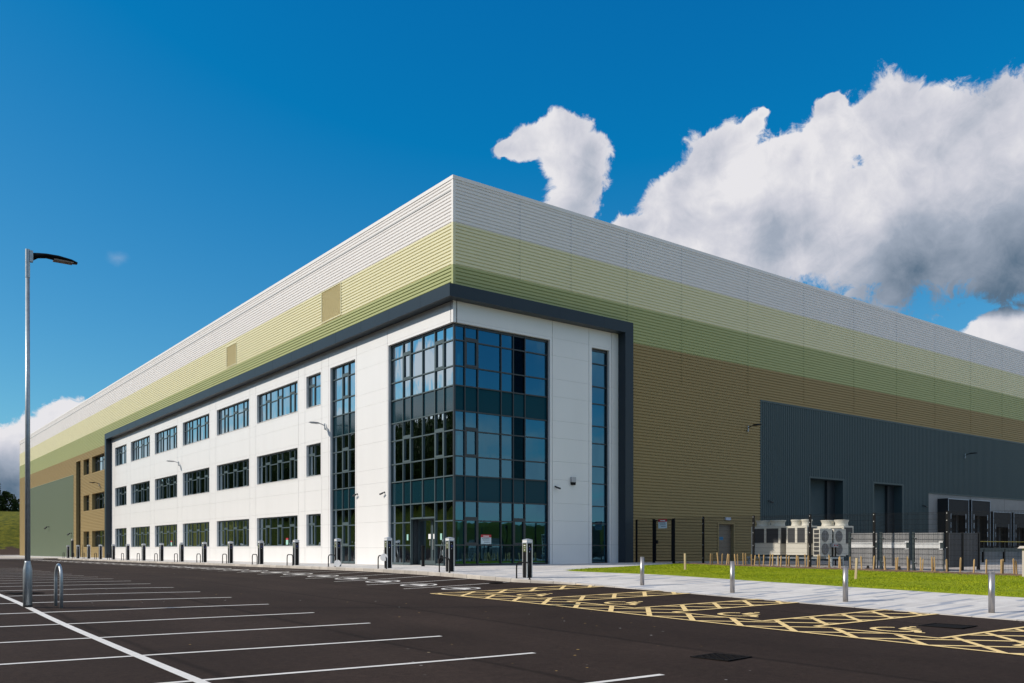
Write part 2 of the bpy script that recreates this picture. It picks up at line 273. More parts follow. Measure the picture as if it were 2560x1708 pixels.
def paving():
    m=mat('block_paving',(.5,.49,.48),.85); q=Nt(m); tc=q.n('ShaderNodeTexCoord'); sx=q.n('ShaderNodeSeparateXYZ'); q.l(tc.outputs['Object'],sx.inputs[0])
    def mt(op,a,b=None):
        k=q.n('ShaderNodeMath',operation=op)
        for i,v in enumerate((a,b)):
            if v is None: continue
            if isinstance(v,float): k.inputs[i].default_value=v
            else: q.l(v,k.inputs[i])
        return k.outputs[0]
    row=mt('DIVIDE',sx.outputs[1],.15); rf=mt('FLOOR',row)
    off=q.n('ShaderNodeTexWhiteNoise',noise_dimensions='1D'); q.l(rf,off.inputs['W'])
    cx=mt('ADD',mt('DIVIDE',sx.outputs[0],1.7),mt('MULTIPLY',off.outputs[0],7.)); cf=mt('FLOOR',cx)
    cb=q.n('ShaderNodeCombineXYZ'); q.l(rf,cb.inputs[0]); q.l(cf,cb.inputs[1])
    wn=q.n('ShaderNodeTexWhiteNoise',noise_dimensions='2D'); q.l(cb.outputs[0],wn.inputs[0])
    rp=q.n('ShaderNodeValToRGB'); e=rp.color_ramp; e.interpolation='CONSTANT'; e.elements[0].color=(.36,.375,.415,1); e.elements[1].position=.16; e.elements[1].color=(.66,.62,.575,1)
    for p,c in ((.45,(.62,.58,.54)),(.7,(.70,.66,.61))):
        k=e.elements.new(p); k.color=(*c,1)
    q.l(wn.outputs['Value'],rp.inputs[0])
    # joints
    fr=mt('FRACT',row); j1=mt('LESS_THAN',fr,.05); fx=mt('FRACT',mt('MULTIPLY',cx,3.)); j2=mt('LESS_THAN',fx,.03); j=mt('MAXIMUM',j1,j2)
    n=q.n('ShaderNodeTexNoise',Scale=1.2,Detail=8.); q.l(tc.outputs['Object'],n.inputs[0])
    x=q.n('ShaderNodeMix',data_type='RGBA',blend_type='MULTIPLY'); q.l(mt('MULTIPLY',j,.35),x.inputs['Factor']); q.l(rp.outputs[0],x.inputs['A']); x.inputs['B'].default_value=(.3,.3,.3,1)
    r=q.n('ShaderNodeMapRange'); r.inputs['From Min'].default_value=.3;r.inputs['From Max'].default_value=.7;r.inputs['To Min'].default_value=.86;r.inputs['To Max'].default_value=1.06; q.l(n.outputs[0],r.inputs['Value'])
    y=q.n('ShaderNodeMix',data_type='RGBA',blend_type='MULTIPLY'); y.inputs['Factor'].default_value=1; q.l(x.outputs['Result'],y.inputs['A']); q.l(r.outputs[0],y.inputs['B']); q.l(y.outputs['Result'],q.b.inputs['Base Color'])
    return m
MT['paving']=paving()
MT['yard']=mat('yard_concrete',(.50,.44,.385),.85,var=.08,vscale=.6)
def grassmat(name,c1,c2,sc):
    m=mat(name,c1,.9,spec=.2); q=Nt(m); tc=q.n('ShaderNodeTexCoord')
    n=q.n('ShaderNodeTexNoise',Scale=sc,Detail=10.,Roughness=.7); q.l(tc.outputs['Object'],n.inputs[0])
    rp=q.n('ShaderNodeValToRGB'); rp.color_ramp.elements[0].position=.35; rp.color_ramp.elements[1].position=.65; rp.color_ramp.elements[0].color=(*c1,1); rp.color_ramp.elements[1].color=(*c2,1); q.l(n.outputs[0],rp.inputs[0]); q.l(rp.outputs[0],q.b.inputs['Base Color'])
    n2=q.n('ShaderNodeTexNoise',Scale=25.,Detail=6.); q.l(tc.outputs['Object'],n2.inputs[0]); bp=q.n('ShaderNodeBump',Strength=.8,Distance=.05); q.l(n2.outputs[0],bp.inputs['Height']); q.l(bp.outputs[0],q.b.inputs['Normal'])
    return m
MT['lawn']=grassmat('lawn_grass',(.18,.24,.006),(.33,.365,.012),.8)
MT['blade']=grassmat('grass_blades',(.20,.28,.008),(.37,.41,.014),.9)
MT['bank']=grassmat('rough_grass',(.045,.060,.003),(.19,.175,.010),.9)
def terrain_mat():
    m=MT['bank']; q=Nt(m); tc=q.n('ShaderNodeTexCoord'); sx=q.n('ShaderNodeSeparateXYZ'); q.l(tc.outputs['Object'],sx.inputs[0])
    n=q.n('ShaderNodeTexNoise',Scale=.6,Detail=5.); q.l(tc.outputs['Object'],n.inputs[0])
    a=q.n('ShaderNodeMath',operation='MULTIPLY_ADD'); q.l(n.outputs[0],a.inputs[0]); a.inputs[1].default_value=-2.2; q.l(sx.outputs[2],a.inputs[2])
    r=q.n('ShaderNodeMapRange'); r.inputs['From Min'].default_value=-.35; r.inputs['From Max'].default_value=.1; r.inputs['To Min'].default_value=1; r.inputs['To Max'].default_value=0; q.l(a.outputs[0],r.inputs['Value'])
    x=q.n('ShaderNodeMix',data_type='RGBA'); q.l(r.outputs[0],x.inputs['Factor']); src=q.b.inputs['Base Color'].links[0].from_socket; q.l(src,x.inputs['A']); x.inputs['B'].default_value=(.075,.045,.028,1); q.l(x.outputs['Result'],q.b.inputs['Base Color'])
terrain_mat()
MT['leaf']=grassmat('tree_leaves',(.018,.032,.008),(.05,.075,.014),.8)
def kerbjoints():
    q=Nt(MT['kerb']); tc=q.n('ShaderNodeTexCoord'); sx=q.n('ShaderNodeSeparateXYZ'); q.l(tc.outputs['Object'],sx.inputs[0])
    def mt(op,a,b):
        k=q.n('ShaderNodeMath',operation=op)
        for i,v in enumerate((a,b)):
            if isinstance(v,float): k.inputs[i].default_value=v
            else: q.l(v,k.inputs[i])
        return k.outputs[0]
    u=mt('DIVIDE',sx.outputs[1],.915); j=mt('LESS_THAN',mt('FRACT',u,0.),.03)
    w=q.n('ShaderNodeTexWhiteNoise',noise_dimensions='1D'); q.l(mt('FLOOR',u,0.),w.inputs['W'])
    r=q.n('ShaderNodeMapRange'); r.inputs['To Min'].default_value=.82; r.inputs['To Max'].default_value=1.1; q.l(w.outputs[0],r.inputs['Value'])
    t=mt('MULTIPLY',r.outputs[0],mt('SUBTRACT',1.,mt('MULTIPLY',j,.55)))
    x=q.n('ShaderNodeMix',data_type='RGBA',blend_type='MULTIPLY'); x.inputs['Factor'].default_value=1; src=q.b.inputs['Base Color'].links[0].from_socket; q.l(src,x.inputs['A']); q.l(t,x.inputs['B']); q.l(x.outputs['Result'],q.b.inputs['Base Color'])
kerbjoints()
# ------------------------------------------------------------------ mesh helpers
def link(name,me,m,parent=None,smooth=False):
    o=bpy.data.objects.new(name,me); COL.objects.link(o)
    if m is not None: me.materials.append(MT[m] if isinstance(m,str) else m)
    if smooth:
        for p in me.polygons: p.use_smooth=True
    if parent: o.parent=parent
    return o
def tag(o,label=None,cat=None,group=None,kind=None):
    if label: o['label']=label
    if cat: o['category']=cat
    if group: o['group']=group
    if kind: o['kind']=kind
    return o
def empty(name,loc,label,cat,group=None,rz=0.):
    o=bpy.data.objects.new(name,None); COL.objects.link(o); o.location=loc; o.rotation_euler=(0,0,rz); o.empty_display_size=.2
    return tag(o,label,cat,group)
def copy_tree(o,loc,label=None,rz=None):
    c=o.copy(); COL.objects.link(c); c.location=loc
    if rz is not None: c.rotation_euler=(0,0,rz)
    if label: c['label']=label
    for ch in o.children:
        d=ch.copy(); COL.objects.link(d); d.parent=c
        for g in ch.children:
            e=g.copy(); COL.objects.link(e); e.parent=d
    return c
class MB:
    def __init__(s): s.v=[]; s.f=[]
    def box(s,x0,x1,y0,y1,z0,z1):
        x0,x1=sorted((x0,x1));y0,y1=sorted((y0,y1));z0,z1=sorted((z0,z1)); n=len(s.v)
        s.v+=[(x0,y0,z0),(x1,y0,z0),(x1,y1,z0),(x0,y1,z0),(x0,y0,z1),(x1,y0,z1),(x1,y1,z1),(x0,y1,z1)]
        s.f+=[(n,n+3,n+2,n+1),(n+4,n+5,n+6,n+7),(n,n+1,n+5,n+4),(n+1,n+2,n+6,n+5),(n+2,n+3,n+7,n+6),(n+3,n,n+4,n+7)]; return s
    def face(s,pts): n=len(s.v); s.v+=[tuple(p) for p in pts]; s.f.append(tuple(range(n,n+len(pts)))); return s
    def frustum(s,cx,cy,z0,z1,a0,b0,a1,b1,dx=0,dy=0):
        n=len(s.v)
        for z,a,b,ox,oy in ((z0,a0,b0,0,0),(z1,a1,b1,dx,dy)):
            for sx,sy in ((-1,-1),(1,-1),(1,1),(-1,1)): s.v.append((cx+ox+sx*a,cy+oy+sy*b,z))
        s.f+=[(n+3,n+2,n+1,n),(n+4,n+5,n+6,n+7)]+[(n+i,n+(i+1)%4,n+4+(i+1)%4,n+4+i) for i in range(4)]; return s
    def tube(s,pts,r,k=8,caps=True):
        pts=[Vector(p) for p in pts]; rs=r if isinstance(r,(list,tuple)) else [r]*len(pts); base=len(s.v); up=None
        for i,p in enumerate(pts):
            t=(pts[min(i+1,len(pts)-1)]-pts[max(i-1,0)]).normalized()
            if up is None: up=Vector((0,0,1)) if abs(t.z)<.9 else Vector((1,0,0))
            u=(up-t*up.dot(t)).normalized(); w=t.cross(u); up=u
            for j in range(k):
                a=2*math.pi*(j+.5)/k; s.v.append(tuple(p+(u*math.cos(a)+w*math.sin(a))*rs[i]))
        for i in range(len(pts)-1):
            for j in range(k): s.f.append((base+i*k+j,base+i*k+(j+1)%k,base+(i+1)*k+(j+1)%k,base+(i+1)*k+j))
        if caps: s.f.append(tuple(base+j for j in reversed(range(k)))); s.f.append(tuple(base+(len(pts)-1)*k+j for j in range(k)))
        return s
    def lathe(s,cx,cy,prof,k=20,caps=True):
        base=len(s.v)
        for r,z in prof:
            for j in range(k): a=2*math.pi*j/k; s.v.append((cx+r*math.cos(a),cy+r*math.sin(a),z))
        for i in range(len(prof)-1):
            for j in range(k): s.f.append((base+i*k+j,base+i*k+(j+1)%k,base+(i+1)*k+(j+1)%k,base+(i+1)*k+j))
        if caps: s.f.append(tuple(base+j for j in reversed(range(k)))); s.f.append(tuple(base+(len(prof)-1)*k+j for j in range(k)))
        return s
    def build(s,name,m,parent=None,smooth=False):
        me=bpy.data.meshes.new(name); me.from_pydata(s.v,[],s.f); me.validate(); me.update()
        return link(name,me,m,parent,smooth)
class Fac:    # a facade: u runs along the wall, z up, d outward
    def __init__(s,left): s.left=left
    def p(s,u,z,d): return (-d,u,z) if s.left else (u,-d,z)
    def box(s,mb,u0,u1,z0,z1,d0,d1):
        a=s.p(u0,z0,d0); b=s.p(u1,z1,d1); mb.box(a[0],b[0],a[1],b[1],a[2],b[2])
    def clad(s,mb,u0,u1,z0,z1,holes=(),pitch=1/6,depth=.045,base=.0):
        n=max(1,round((z1-z0)/pitch)); h=(z1-z0)/n
        prof=[(0,0),(.09,-depth),(.27,-depth),(.36,0),(1,0)]
        for i in range(n):
            zb=z0+i*h; zc=zb+h/2; segs=[(u0,u1)]
            for (a,b,c,d) in holes:
                if c<zc<d:
                    ns=[]
                    for (p,q) in segs:
                        if b<=p or a>=q: ns.append((p,q)); continue
                        if a>p: ns.append((p,a))
                        if b<q: ns.append((b,q))
                    segs=ns
            for (p,q) in segs:
                nn=len(mb.v)
                for t,dd in prof: mb.v.append(s.p(p,zb+t*h,dd+base)); mb.v.append(s.p(q,zb+t*h,dd+base))
                for k in range(len(prof)-1):
                    a=nn+2*k; mb.f.append((a,a+1,a+3,a+2))
    def vclad(s,mb,u0,u1,z0,z1,holes=(),pitch=.2,depth=.034):
        n=max(1,round((u1-u0)/pitch)); h=(u1-u0)/n; prof=[(0,0),(.12,-depth),(.46,-depth),(.58,0),(1,0)]
        for i in range(n):
            ub=u0+i*h; uc=ub+h/2; segs=[(z0,z1)]
            for (a,b,c,d) in holes:
                if a<uc<b:
                    ns=[]
                    for (p,q) in segs:
                        if d<=p or c>=q: ns.append((p,q)); continue
                        if c>p: ns.append((p,c))
                        if d<q: ns.append((d,q))
                    segs=ns
            for (p,q) in segs:
                nn=len(mb.v)
                for t,dd in prof: mb.v.append(s.p(ub+t*h,p,dd)); mb.v.append(s.p(ub+t*h,q,dd))
                for k in range(len(prof)-1):
                    a=nn+2*k; mb.f.append((a,a+1,a+3,a+2))
    def panels(s,mb,u0,u1,z0,z1,holes,ucuts,zcuts,th=.16,gu=.028,gz=.006):
        us=sorted({u0,u1,*[c for c in ucuts if u0<c<u1],*[v for h in holes for v in h[:2]]}); zs=sorted({z0,z1,*[c for c in zcuts if z0<c<z1],*[v for h in holes for v in h[2:]]})
        hu={v for h in holes for v in h[:2]}; hz={v for h in holes for v in h[2:]}
        for i in range(len(us)-1):
            for j in range(len(zs)-1):
                uc=(us[i]+us[i+1])/2; zc=(zs[j]+zs[j+1])/2
                if any(h[0]<uc<h[1] and h[2]<zc<h[3] for h in holes): continue
                ga=gu/2 if us[i] in ucuts else 0; gb=gu/2 if us[i+1] in ucuts else 0; gc=gz/2 if zs[j] in zcuts else 0; gd=gz/2 if zs[j+1] in zcuts else 0
                s.box(mb,us[i]+ga,us[i+1]-gb,zs[j]+gc,zs[j+1]-gd,-th,0)
LF=Fac(True); RF=Fac(False)
ORD=['first','second','third','fourth','fifth','sixth','seventh','eighth','ninth','tenth','eleventh','twelfth','thirteenth','fourteenth','fifteenth','sixteenth','seventeenth','eighteenth']
# ------------------------------------------------------------------ the ground
def grid_mesh(name,xs_of,ys,zf,m,kind='structure'):
    v=[];f=[];nx=None
    for y in ys:
        xs=xs_of(y); nx=len(xs); v+=[(x,y,z) for x,z in zip(xs,np.atleast_1d(zf(np.array(xs),np.full(nx,y))))]
    for j in range(len(ys)-1):
        for i in range(nx-1):
            a=j*nx+i; f.append((a,a+1,a+nx+1,a+nx))
    me=bpy.data.meshes.new(name); me.from_pydata(v,[],f); me.update(); o=link(name,me,m,smooth=True); return tag(o,kind=kind)
def sstep(t): t=np.clip(t,0,1); return t*t*(3-2*t)
def terrain(X,Y):
    base=np.minimum(RZ(X,Y),PZ(X,Y))-.30
    t1=sstep((-50-X)/24)*10.5; t2=sstep((Y-143)/36)*9.2; t3=sstep((-110-Y)/70)*9
    t1=t1+sstep((-74-X)/60)*(3+17*sstep((Y-20)/320))
    far=sstep((np.hypot(X,Y)-460)/300)*6
    n=.5*np.sin(X*.11+Y*.07)+.35*np.sin(X*.23-Y*.19)+.25*np.sin(Y*.31+1)
    h=np.maximum(np.maximum(t1,t2),t3)
    return base+h+far+n*sstep(h/3)
gx=np.r_[np.linspace(-1500,-180,14),np.arange(-160,160,4.),np.linspace(180,1500,14)]
grid_mesh('ground',lambda y:gx,np.r_[np.linspace(-1500,-260,12),np.arange(-240,260,4.),np.linspace(280,1500,12)],terrain,'bank')
ysr=np.r_[np.arange(-60,-30,1.),np.arange(-30,20,.5),np.arange(20,141,1.5)]
def road_x(y): return np.r_[np.arange(-48,-26,1.),np.linspace(-26,xk(y)+.03,46)]
grid_mesh('road',road_x,ysr,RZ,'asphalt')
# pavement in front of the long facade
yp=np.r_[np.arange(0,14,1.),np.arange(14,127,3.)]
def bp(X,Y): return PZ(X,Y)
grid_mesh('pavement',lambda y:np.linspace(xk(y)+.145,.25,6),yp,bp,'paving')
# pavement round the corner and the paving strip
yp2=np.r_[np.arange(-60,-14,1.),np.arange(-14,-6,.25),np.arange(-6,0.01,.5)]
def px2(y): return np.r_[np.linspace(xk(y)+.145,1.9,8),np.arange(2.5,11.01,.85),11.25]
grid_mesh('pavement_corner',px2,yp2,PZ,'paving')
grid_mesh('yard',lambda y:np.r_[np.arange(11.3,40,1.5),np.arange(40,132,4.)],np.r_[np.arange(-60,-20,2.),np.arange(-20,0.01,1.)],PZ,'yard')
# pale concrete apron at the far end of the facade
def apron():
    mb=MB()
    ys=np.arange(73,136,3.)
    for a,b in zip(ys[:-1],ys[1:]):
        xo=lambda y:-9.5 if y>74 else -5.
        q=[(xo(a),a),(-3.55,a),(-3.55,b),(xo(b),b)]
        mb.face([(x,y,rz(x,y)+.09) for x,y in q])
    mb.face([(-5,73,rz(-5,73)-.1),(-5,73,rz(-5,73)+.09),(-9.5,76,rz(-9.5,76)+.09),(-9.5,76,rz(-9.5,76)-.1)])
    return tag(mb.build('pavement_apron','yard'),kind='structure')
apron()
mb=MB(); mb.face([(-9.5,127,-.27),(3,127,-.27),(3,141,-.3),(-9.5,141,-.3)]); tag(mb.build('pavement_end','yard'),kind='structure')
# kerb
def kerb():
    v=[];f=[]; ys=np.r_[np.arange(-60,-13,1.),np.arange(-13,-8,.25),np.arange(-8,126,2.)]
    for y in ys:
        x=xk(y); zt=max(pz(x+.1,y),rz(x,y)+.012)+.002
        v+=[(x,y,rz(x,y)-.15),(x,y,zt-.02),(x+.02,y,zt),(x+.145,y,zt+.001),(x+.145,y,zt-.1)]
    for j in range(len(ys)-1):
        for i in range(4):
            a=j*5+i; f.append((a,a+1,a+6,a+5))
    me=bpy.data.meshes.new('kerb'); me.from_pydata(v,[],f); me.update(); m=MT['kerb']
    return tag(link('kerb',me,'kerb'),kind='structure')
kerb()
# lawn
GX0=2.0; GX1=9.95
def lawn_top(x): return -6.75+(x-.8)*.215
mbv=[];mbf=[]
def lawn():
    v=[];f=[]; us=np.linspace(0,1,20); ws=np.r_[np.linspace(0,1,60)]
    # left edge follows a gentle curve to the tip
    def left(y): return 2.05-1.25*sstep((y+12)/5.5)-.0-.05*np.clip((-18-y)/6,0,3)*3
    rows=np.r_[np.linspace(-40,-12,40),np.linspace(-11.6,-4.78,34)]
    for y in rows:
        l=float(left(np.array(y)));
        # x where the back edge line reaches this y
        xb=.8+(y+6.75)/.215 if y>-6.75 else .8
        l2=max(l,xb); r=GX1+.0
        for iu,u in enumerate(us):
            x=l2+(r-l2)*u; v.append((x,y,pz(x,y)+(-.01 if iu in (0,len(us)-1) else .03+.008*math.sin(x*3+y*2))))
    n=len(us)
    for j in range(len(rows)-1):
        for i in range(n-1): a=j*n+i; f.append((a,a+1,a+n+1,a+n))
    me=bpy.data.meshes.new('lawn'); me.from_pydata(v,[],f); me.update()
    o=tag(link('lawn',me,'lawn',smooth=True),kind='structure')
    # second piece: lawn tongue that runs behind the stakes towards the building
    # grass blades
    N=110000; vv=np.zeros((N*3,3)); y=rng.uniform(-33,-4.9,N); 
    y=np.where(rng.random(N)<.35,rng.uniform(-24,-5,N),y)
    lf=left(y); xb=np.where(y>-6.75,.8+(y+6.75)/.215,.8); l2=np.maximum(lf,xb)+.03
    x=l2+(GX1-l2)*rng.random(N); z=PZ(x,y)+.033; h=rng.uniform(.010,.028,N)*(1+.5*np.sin(x*1.3+y*.7)*np.sin(y*1.1-x*.4)); a=rng.uniform(0,math.pi,N); w=.012
    vv[0::3]=np.c_[x-np.cos(a)*w,y-np.sin(a)*w,z]; vv[1::3]=np.c_[x+np.cos(a)*w,y+np.sin(a)*w,z]; vv[2::3]=np.c_[x+rng.normal(0,.012,N),y+rng.normal(0,.012,N),z+h]
    me=bpy.data.meshes.new('grass'); me.vertices.add(N*3); me.vertices.foreach_set('co',vv.ravel()); me.loops.add(N*3); me.loops.foreach_set('vertex_index',np.arange(N*3)); me.polygons.add(N); me.polygons.foreach_set('loop_start',np.arange(0,N*3,3)); me.polygons.foreach_set('loop_total',np.full(N,3)); me.update(); me.validate()
    g=link('grass',me,'blade'); tag(g,'short bright green mown grass on the lawn before the mesh fence','grass',kind='stuff')
lawn()
def soil():
    v=[];f=[]; ys=np.arange(-40,-4.2,.2); xs=np.linspace(9.85,10.75,7)
    for y in ys:
        for i,x in enumerate(xs):
            v.append((x+rng.normal(0,.03),y,pz(x,y)+(.012 if i in (0,6) else .045+.045*rng.random())))
    n=len(xs)
    for j in range(len(ys)-1):
        for i in range(n-1): a=j*n+i; f.append((a,a+1,a+n+1,a+n))
    me=bpy.data.meshes.new('planting_soil'); me.from_pydata(v,[],f); me.update(); tag(link('soil',me,'soil'),kind='structure')
soil()
# ------------------------------------------------------------------ painted markings
def strip(mb,p0,p1,w,zo=.006,zf=rz):
    p0=Vector(p0);p1=Vector(p1); L=(p1-p0).length; n=max(1,int(L/.6)); t=(p1-p0)/L; s=Vector((-t.y,t.x))*w/2; base=len(mb.v)
    for i in range(n+1):
        c=p0+(p1-p0)*i/n
        for q in (c-s,c+s): mb.v.append((q.x,q.y,zf(q.x,q.y)+zo))
    for i in range(n): a=base+2*i; mb.f.append((a,a+1,a+3,a+2))
mb=MB()
for i in range(-1,20):
    y=-23.72+2.51*i
    strip(mb,(-24.3,y),(-14.28,y),.10)
strip(mb,(-19.14,-31),(-19.14,26),.135,.010)
for k in range(0,33):
    y=-9.13+2.51*k
    if k==0: strip(mb,(-7.95,y),(-4.55,y),.09); strip(mb,(-3.95,y),(-3.66,y),.09)
    else: strip(mb,(-7.95,y),(xk(y)-.02,y),.09)
tag(mb.build('parking_markings','white_line'),kind='structure')
# yellow hatched zones beside the accessible bays
def clip(p,d,r):
    t0,t1=-1e9,1e9
    for i,(lo,hi) in enumerate(((r[0],r[1]),(r[2],r[3]))):
        if abs(d[i])<1e-9:
            if not lo<=p[i]<=hi: return None
        else:
            a=(lo-p[i])/d[i]; b=(hi-p[i])/d[i]; t0=max(t0,min(a,b)); t1=min(t1,max(a,b))
    return (t0,t1) if t1-t0>.05 else None
mb=MB(); XO,XI,XE=-8.72,-7.62,-2.95; PT=3.58; Y0=-12.0; NB=6; YE=Y0-PT*NB-1.2
rects=[(XO,XI,YE,Y0)]+[(XI,XE,Y0-PT*k-1.2,Y0-PT*k) for k in range(NB+1)]
r2=math.sqrt(.5)
for r in rects:
    for dx_,dy_,w in ((r2,r2,.115),(r2,-r2,.115)):
        for k in range(-60,60):
            # hatch lines cross the outer line every 1.19 m
            p=(XO,Y0-.35+k*PT/3)
            c=clip(p,(dx_,dy_),r)
            if c: strip(mb,(p[0]+dx_*c[0],p[1]+dy_*c[0]),(p[0]+dx_*c[1],p[1]+dy_*c[1]),w,.006 if dy_>0 else .009)
strip(mb,(XO,YE),(XO,Y0),.10,.012)
for k in range(NB+1):
    a=Y0-PT*k; strip(mb,(XI if k else XO,a),(XE,a),.10,.012); strip(mb,(XI,a-1.2),(XE,a-1.2),.10,.012)
    if k<NB: strip(mb,(XI,a-PT),(XI,a-1.2),.10,.013)
tag(mb.build('hatched_markings','yellow_line'),kind='structure')
def sym(mb,cx,cy,polys,lines,s=1.):
    T=lambda a,b:(cx+b*s,cy-a*s)    # a to the driver's right (-Y), b ahead (+X)
    for pl in polys:
        mb.face([(T(*p)[0],T(*p)[1],rz(*T(*p))+.008) for p in pl])
    for ln,w in lines:
        for a,b in zip(ln[:-1],ln[1:]): strip(mb,T(*a),T(*b),w*s,.008)
arc=lambda cx,cy,r,a0,a1,n:[(cx+r*math.cos(math.radians(a0+(a1-a0)*i/n)),cy+r*math.sin(math.radians(a0+(a1-a0)*i/n))) for i in range(n+1)]
mb=MB()
for k in range(NB):
    cy=Y0-PT*k-1.2-(PT-1.2)/2
    sym(mb,-6.72,cy,[],[(arc(-.03,-.12,.33,118,372,16),.10),([(-.06,.40),(.0,.04),(.30,.02),(.44,-.26)],.11),([(-.03,.24),(.22,.22)],.09),([(.40,-.27),(.54,-.22)],.08),([(-.1,.5),(-.02,.56)],.13)],1.12)
tag(mb.build('accessible_markings','yellow_line'),kind='structure')
mb=MB()
for k in range(0,33):
    cy=-10.45 if k==0 else -9.13+2.51*(k-.5)
    car=[(-.36,-.16),(-.36,.04),(-.20,.10),(-.08,.26),(.20,.26),(.32,.10),(.38,.02),(.38,-.16)]
    sym(mb,-6.62,cy,[car[::-1]],[(arc(0,0,.56,0,360,22),.10),([(.38,-.1),(.48,-.2),(.40,-.34)],.07)],1.05)
tag(mb.build('charging_bay_markings','white_line'),kind='structure')
# drain covers
def drain(x,y,w,l,ang,label,solid=False):
    o=empty('drain_cover',(x,y,rz(x,y)+.004),label,'drain cover',rz=ang)
    f=MB(); t=.05
    for a in ((-w/2,w/2,-l/2,-l/2+t),(-w/2,w/2,l/2-t,l/2),(-w/2,-w/2+t,-l/2+t,l/2-t),(w/2-t,w/2,-l/2+t,l/2-t)): f.box(a[0],a[1],a[2],a[3],0,.012)
    f.build('rim','iron',o)
    g=MB(); g.box(-w/2+t,w/2-t,-l/2+t,l/2-t,-.002,.004)
    if not solid:
        n=7
        for i in range(n):
            for j in range(n):
                if (i+j)%2: a=-w/2+t+(w-2*t)*i/n; b=-l/2+t+(l-2*t)*j/n; g.box(a,a+(w-2*t)/n*.8,b,b+(l-2*t)/n*.8,.004,.014)
    g.build('grate','iron',o)
drain(-12.42,-25.62,.62,.62,.12,'black square cast iron cover with raised grid in the bare asphalt lane')
drain(-5.37,-25.35,.80,.80,.1,'dark square patch cover inside the accessible bay beside the last steel bollard',True)
drain(-4.25,-9.2,.62,.62,.0,'small dark cover interrupting the white line by the nearest charging post')
drain(-18.5,-7.6,.75,.6,.2,'dark round topped cover seen on the tarmac behind the lamp post base',True)
# ------------------------------------------------------------------ the warehouse
Bd=empty('warehouse',(0,0,0),'huge warehouse with banded cladding and white glazed office corner in a dark frame','warehouse')
YF=124.7; XR=131.
Z1,Z2,Z3,ZT=11.93,13.9,15.85,17.83
UFR=65.24; XFR=11.12; FT=12.81; FB=12.23
louv=[(11.45,13.89,14.02,15.78),(27.96,29.9,14.05,15.5)]
tanwins=[(67.79,73.62,z0,z1) for z0,z1 in ((.95,2.8),(5.13,6.98),(9.35,11.2))]+[(75.12,78.04,z0,z1) for z0,z1 in ((.95,2.8),(5.13,6.98),(9.35,11.2))]
stripw=(79.67,82.13,-.2,11.26)
greyL=(83.7,115.5,-.4,9.83)
tanwins=[(a,b,round(c*6)/6,round(d*6)/6) for a,b,c,d in tanwins]
CT=.13
JX=[3.94,7.24,11.22,15.54,21.5,27.23,33.05,38.62,44.17,49.91,55.46,61.2,67,73]
def joints(mb,a,b):
    for x in JX:
        if b<=Z2+.01 and x<XFR: continue
        for dx_ in (-.022,.022): RF.box(mb,x+dx_-.008,x+dx_+.008,a+.01,b-.01,-.03,.006)
def band(name,m,z0,z1,uh,xh):
    mb=MB(); LF.clad(mb,CT,YF-.1,z0,z1,uh); mb.build(name,m,Bd)
    mb=MB(); RF.clad(mb,CT,XR,z0,z1,xh); joints(mb,z0,z1); mb.build(name,m,Bd)
band('white_cladding','white_clad',Z3,ZT,louv,[])
band('pale_green_cladding','cream_clad',Z2,Z3,louv,[])
band('sage_green_cladding','green_clad',Z1,Z2,[(0,UFR,0,FT-.02)],[(0,XFR,0,FT-.02)])
hL=[(0,UFR,-1,13)]+tanwins+[stripw,greyL]
GRX=22.68; GRT=10.0
DOORS=[(27.91,31.71,-.2,5.42),(35.56,39.36,-.2,5.42)]
PD=(18.73,20.09,-.2,2.26)
hR=[(0,XFR,-1,13),(GRX,XR,-1,GRT),PD]
mb=MB(); LF.clad(mb,CT,YF-.1,-.4,Z1,hL); mb.build('tan_cladding','tan_clad',Bd)
mb=MB(); RF.clad(mb,CT,XR,-.07,Z1,hR); joints(mb,GRT+.15,Z1); mb.build('tan_cladding','tan_clad',Bd)
# backing walls, joints, corner trims, parapet, roof
for F_,a_ in ((LF,(.3,YF,12.3,ZT-.05,-.3,-.06)),(LF,(66,67.6,-.4,12.2,-.3,-.06)),(LF,(82.4,YF,-.5,12.2,-.3,-.06)),(RF,(.31,XR,12.3,ZT-.05,-.3,-.06)),(RF,(XFR-.2,XR,-.5,12.2,-2.4,-2.2)),(RF,(11.4,18.5,-.5,12.2,-.3,-.06)),(RF,(20.3,22.6,-.5,12.2,-.3,-.06)),(RF,(18.5,20.3,2.4,12.2,-.3,-.06)),(RF,(22.6,XR,10.1,12.2,-.3,-.06)),(LF,(YF-.1,YF+.02,-.5,ZT,-40,-.05))):
    mb=MB(); F_.box(mb,*a_); mb.build('inner_lining','frame_dark',Bd)
mb=MB(); mb.box(-.0,XR,-.0+.05,YF,17.3,17.4); mb.build('roof','roof',Bd)
mb=MB()
LF.box(mb,-.03,YF+.02,ZT,18.0,-.3,.03); RF.box(mb,.3,XR,ZT,18.0,-.3,.03)
mb.build('parapet_capping','white_clad',Bd)
for nm,m,a,b in (('corner_trim','white_clad',Z3,ZT),('corner_trim','cream_clad',Z2,Z3),('corner_trim','green_clad',12.8,Z2)):
    mb=MB(); mb.box(-.012,.13,-.012,.13,a,b); mb.build(nm,m,Bd)
mb=MB(); LF.box(mb,YF-.12,YF+.03,-.5,Z1,-.1,.012); mb.build('end_trim','tan_clad',Bd)
mb=MB(); LF.box(mb,YF-.12,YF+.03,Z1,Z2,-.1,.012); mb.build('end_trim','green_clad',Bd)
mb=MB(); LF.box(mb,YF-.12,YF+.03,Z2,Z3,-.1,.012); mb.build('end_trim','cream_clad',Bd)
mb=MB(); LF.box(mb,YF-.12,YF+.03,Z3,ZT,-.1,.012); mb.build('end_trim','white_clad',Bd)
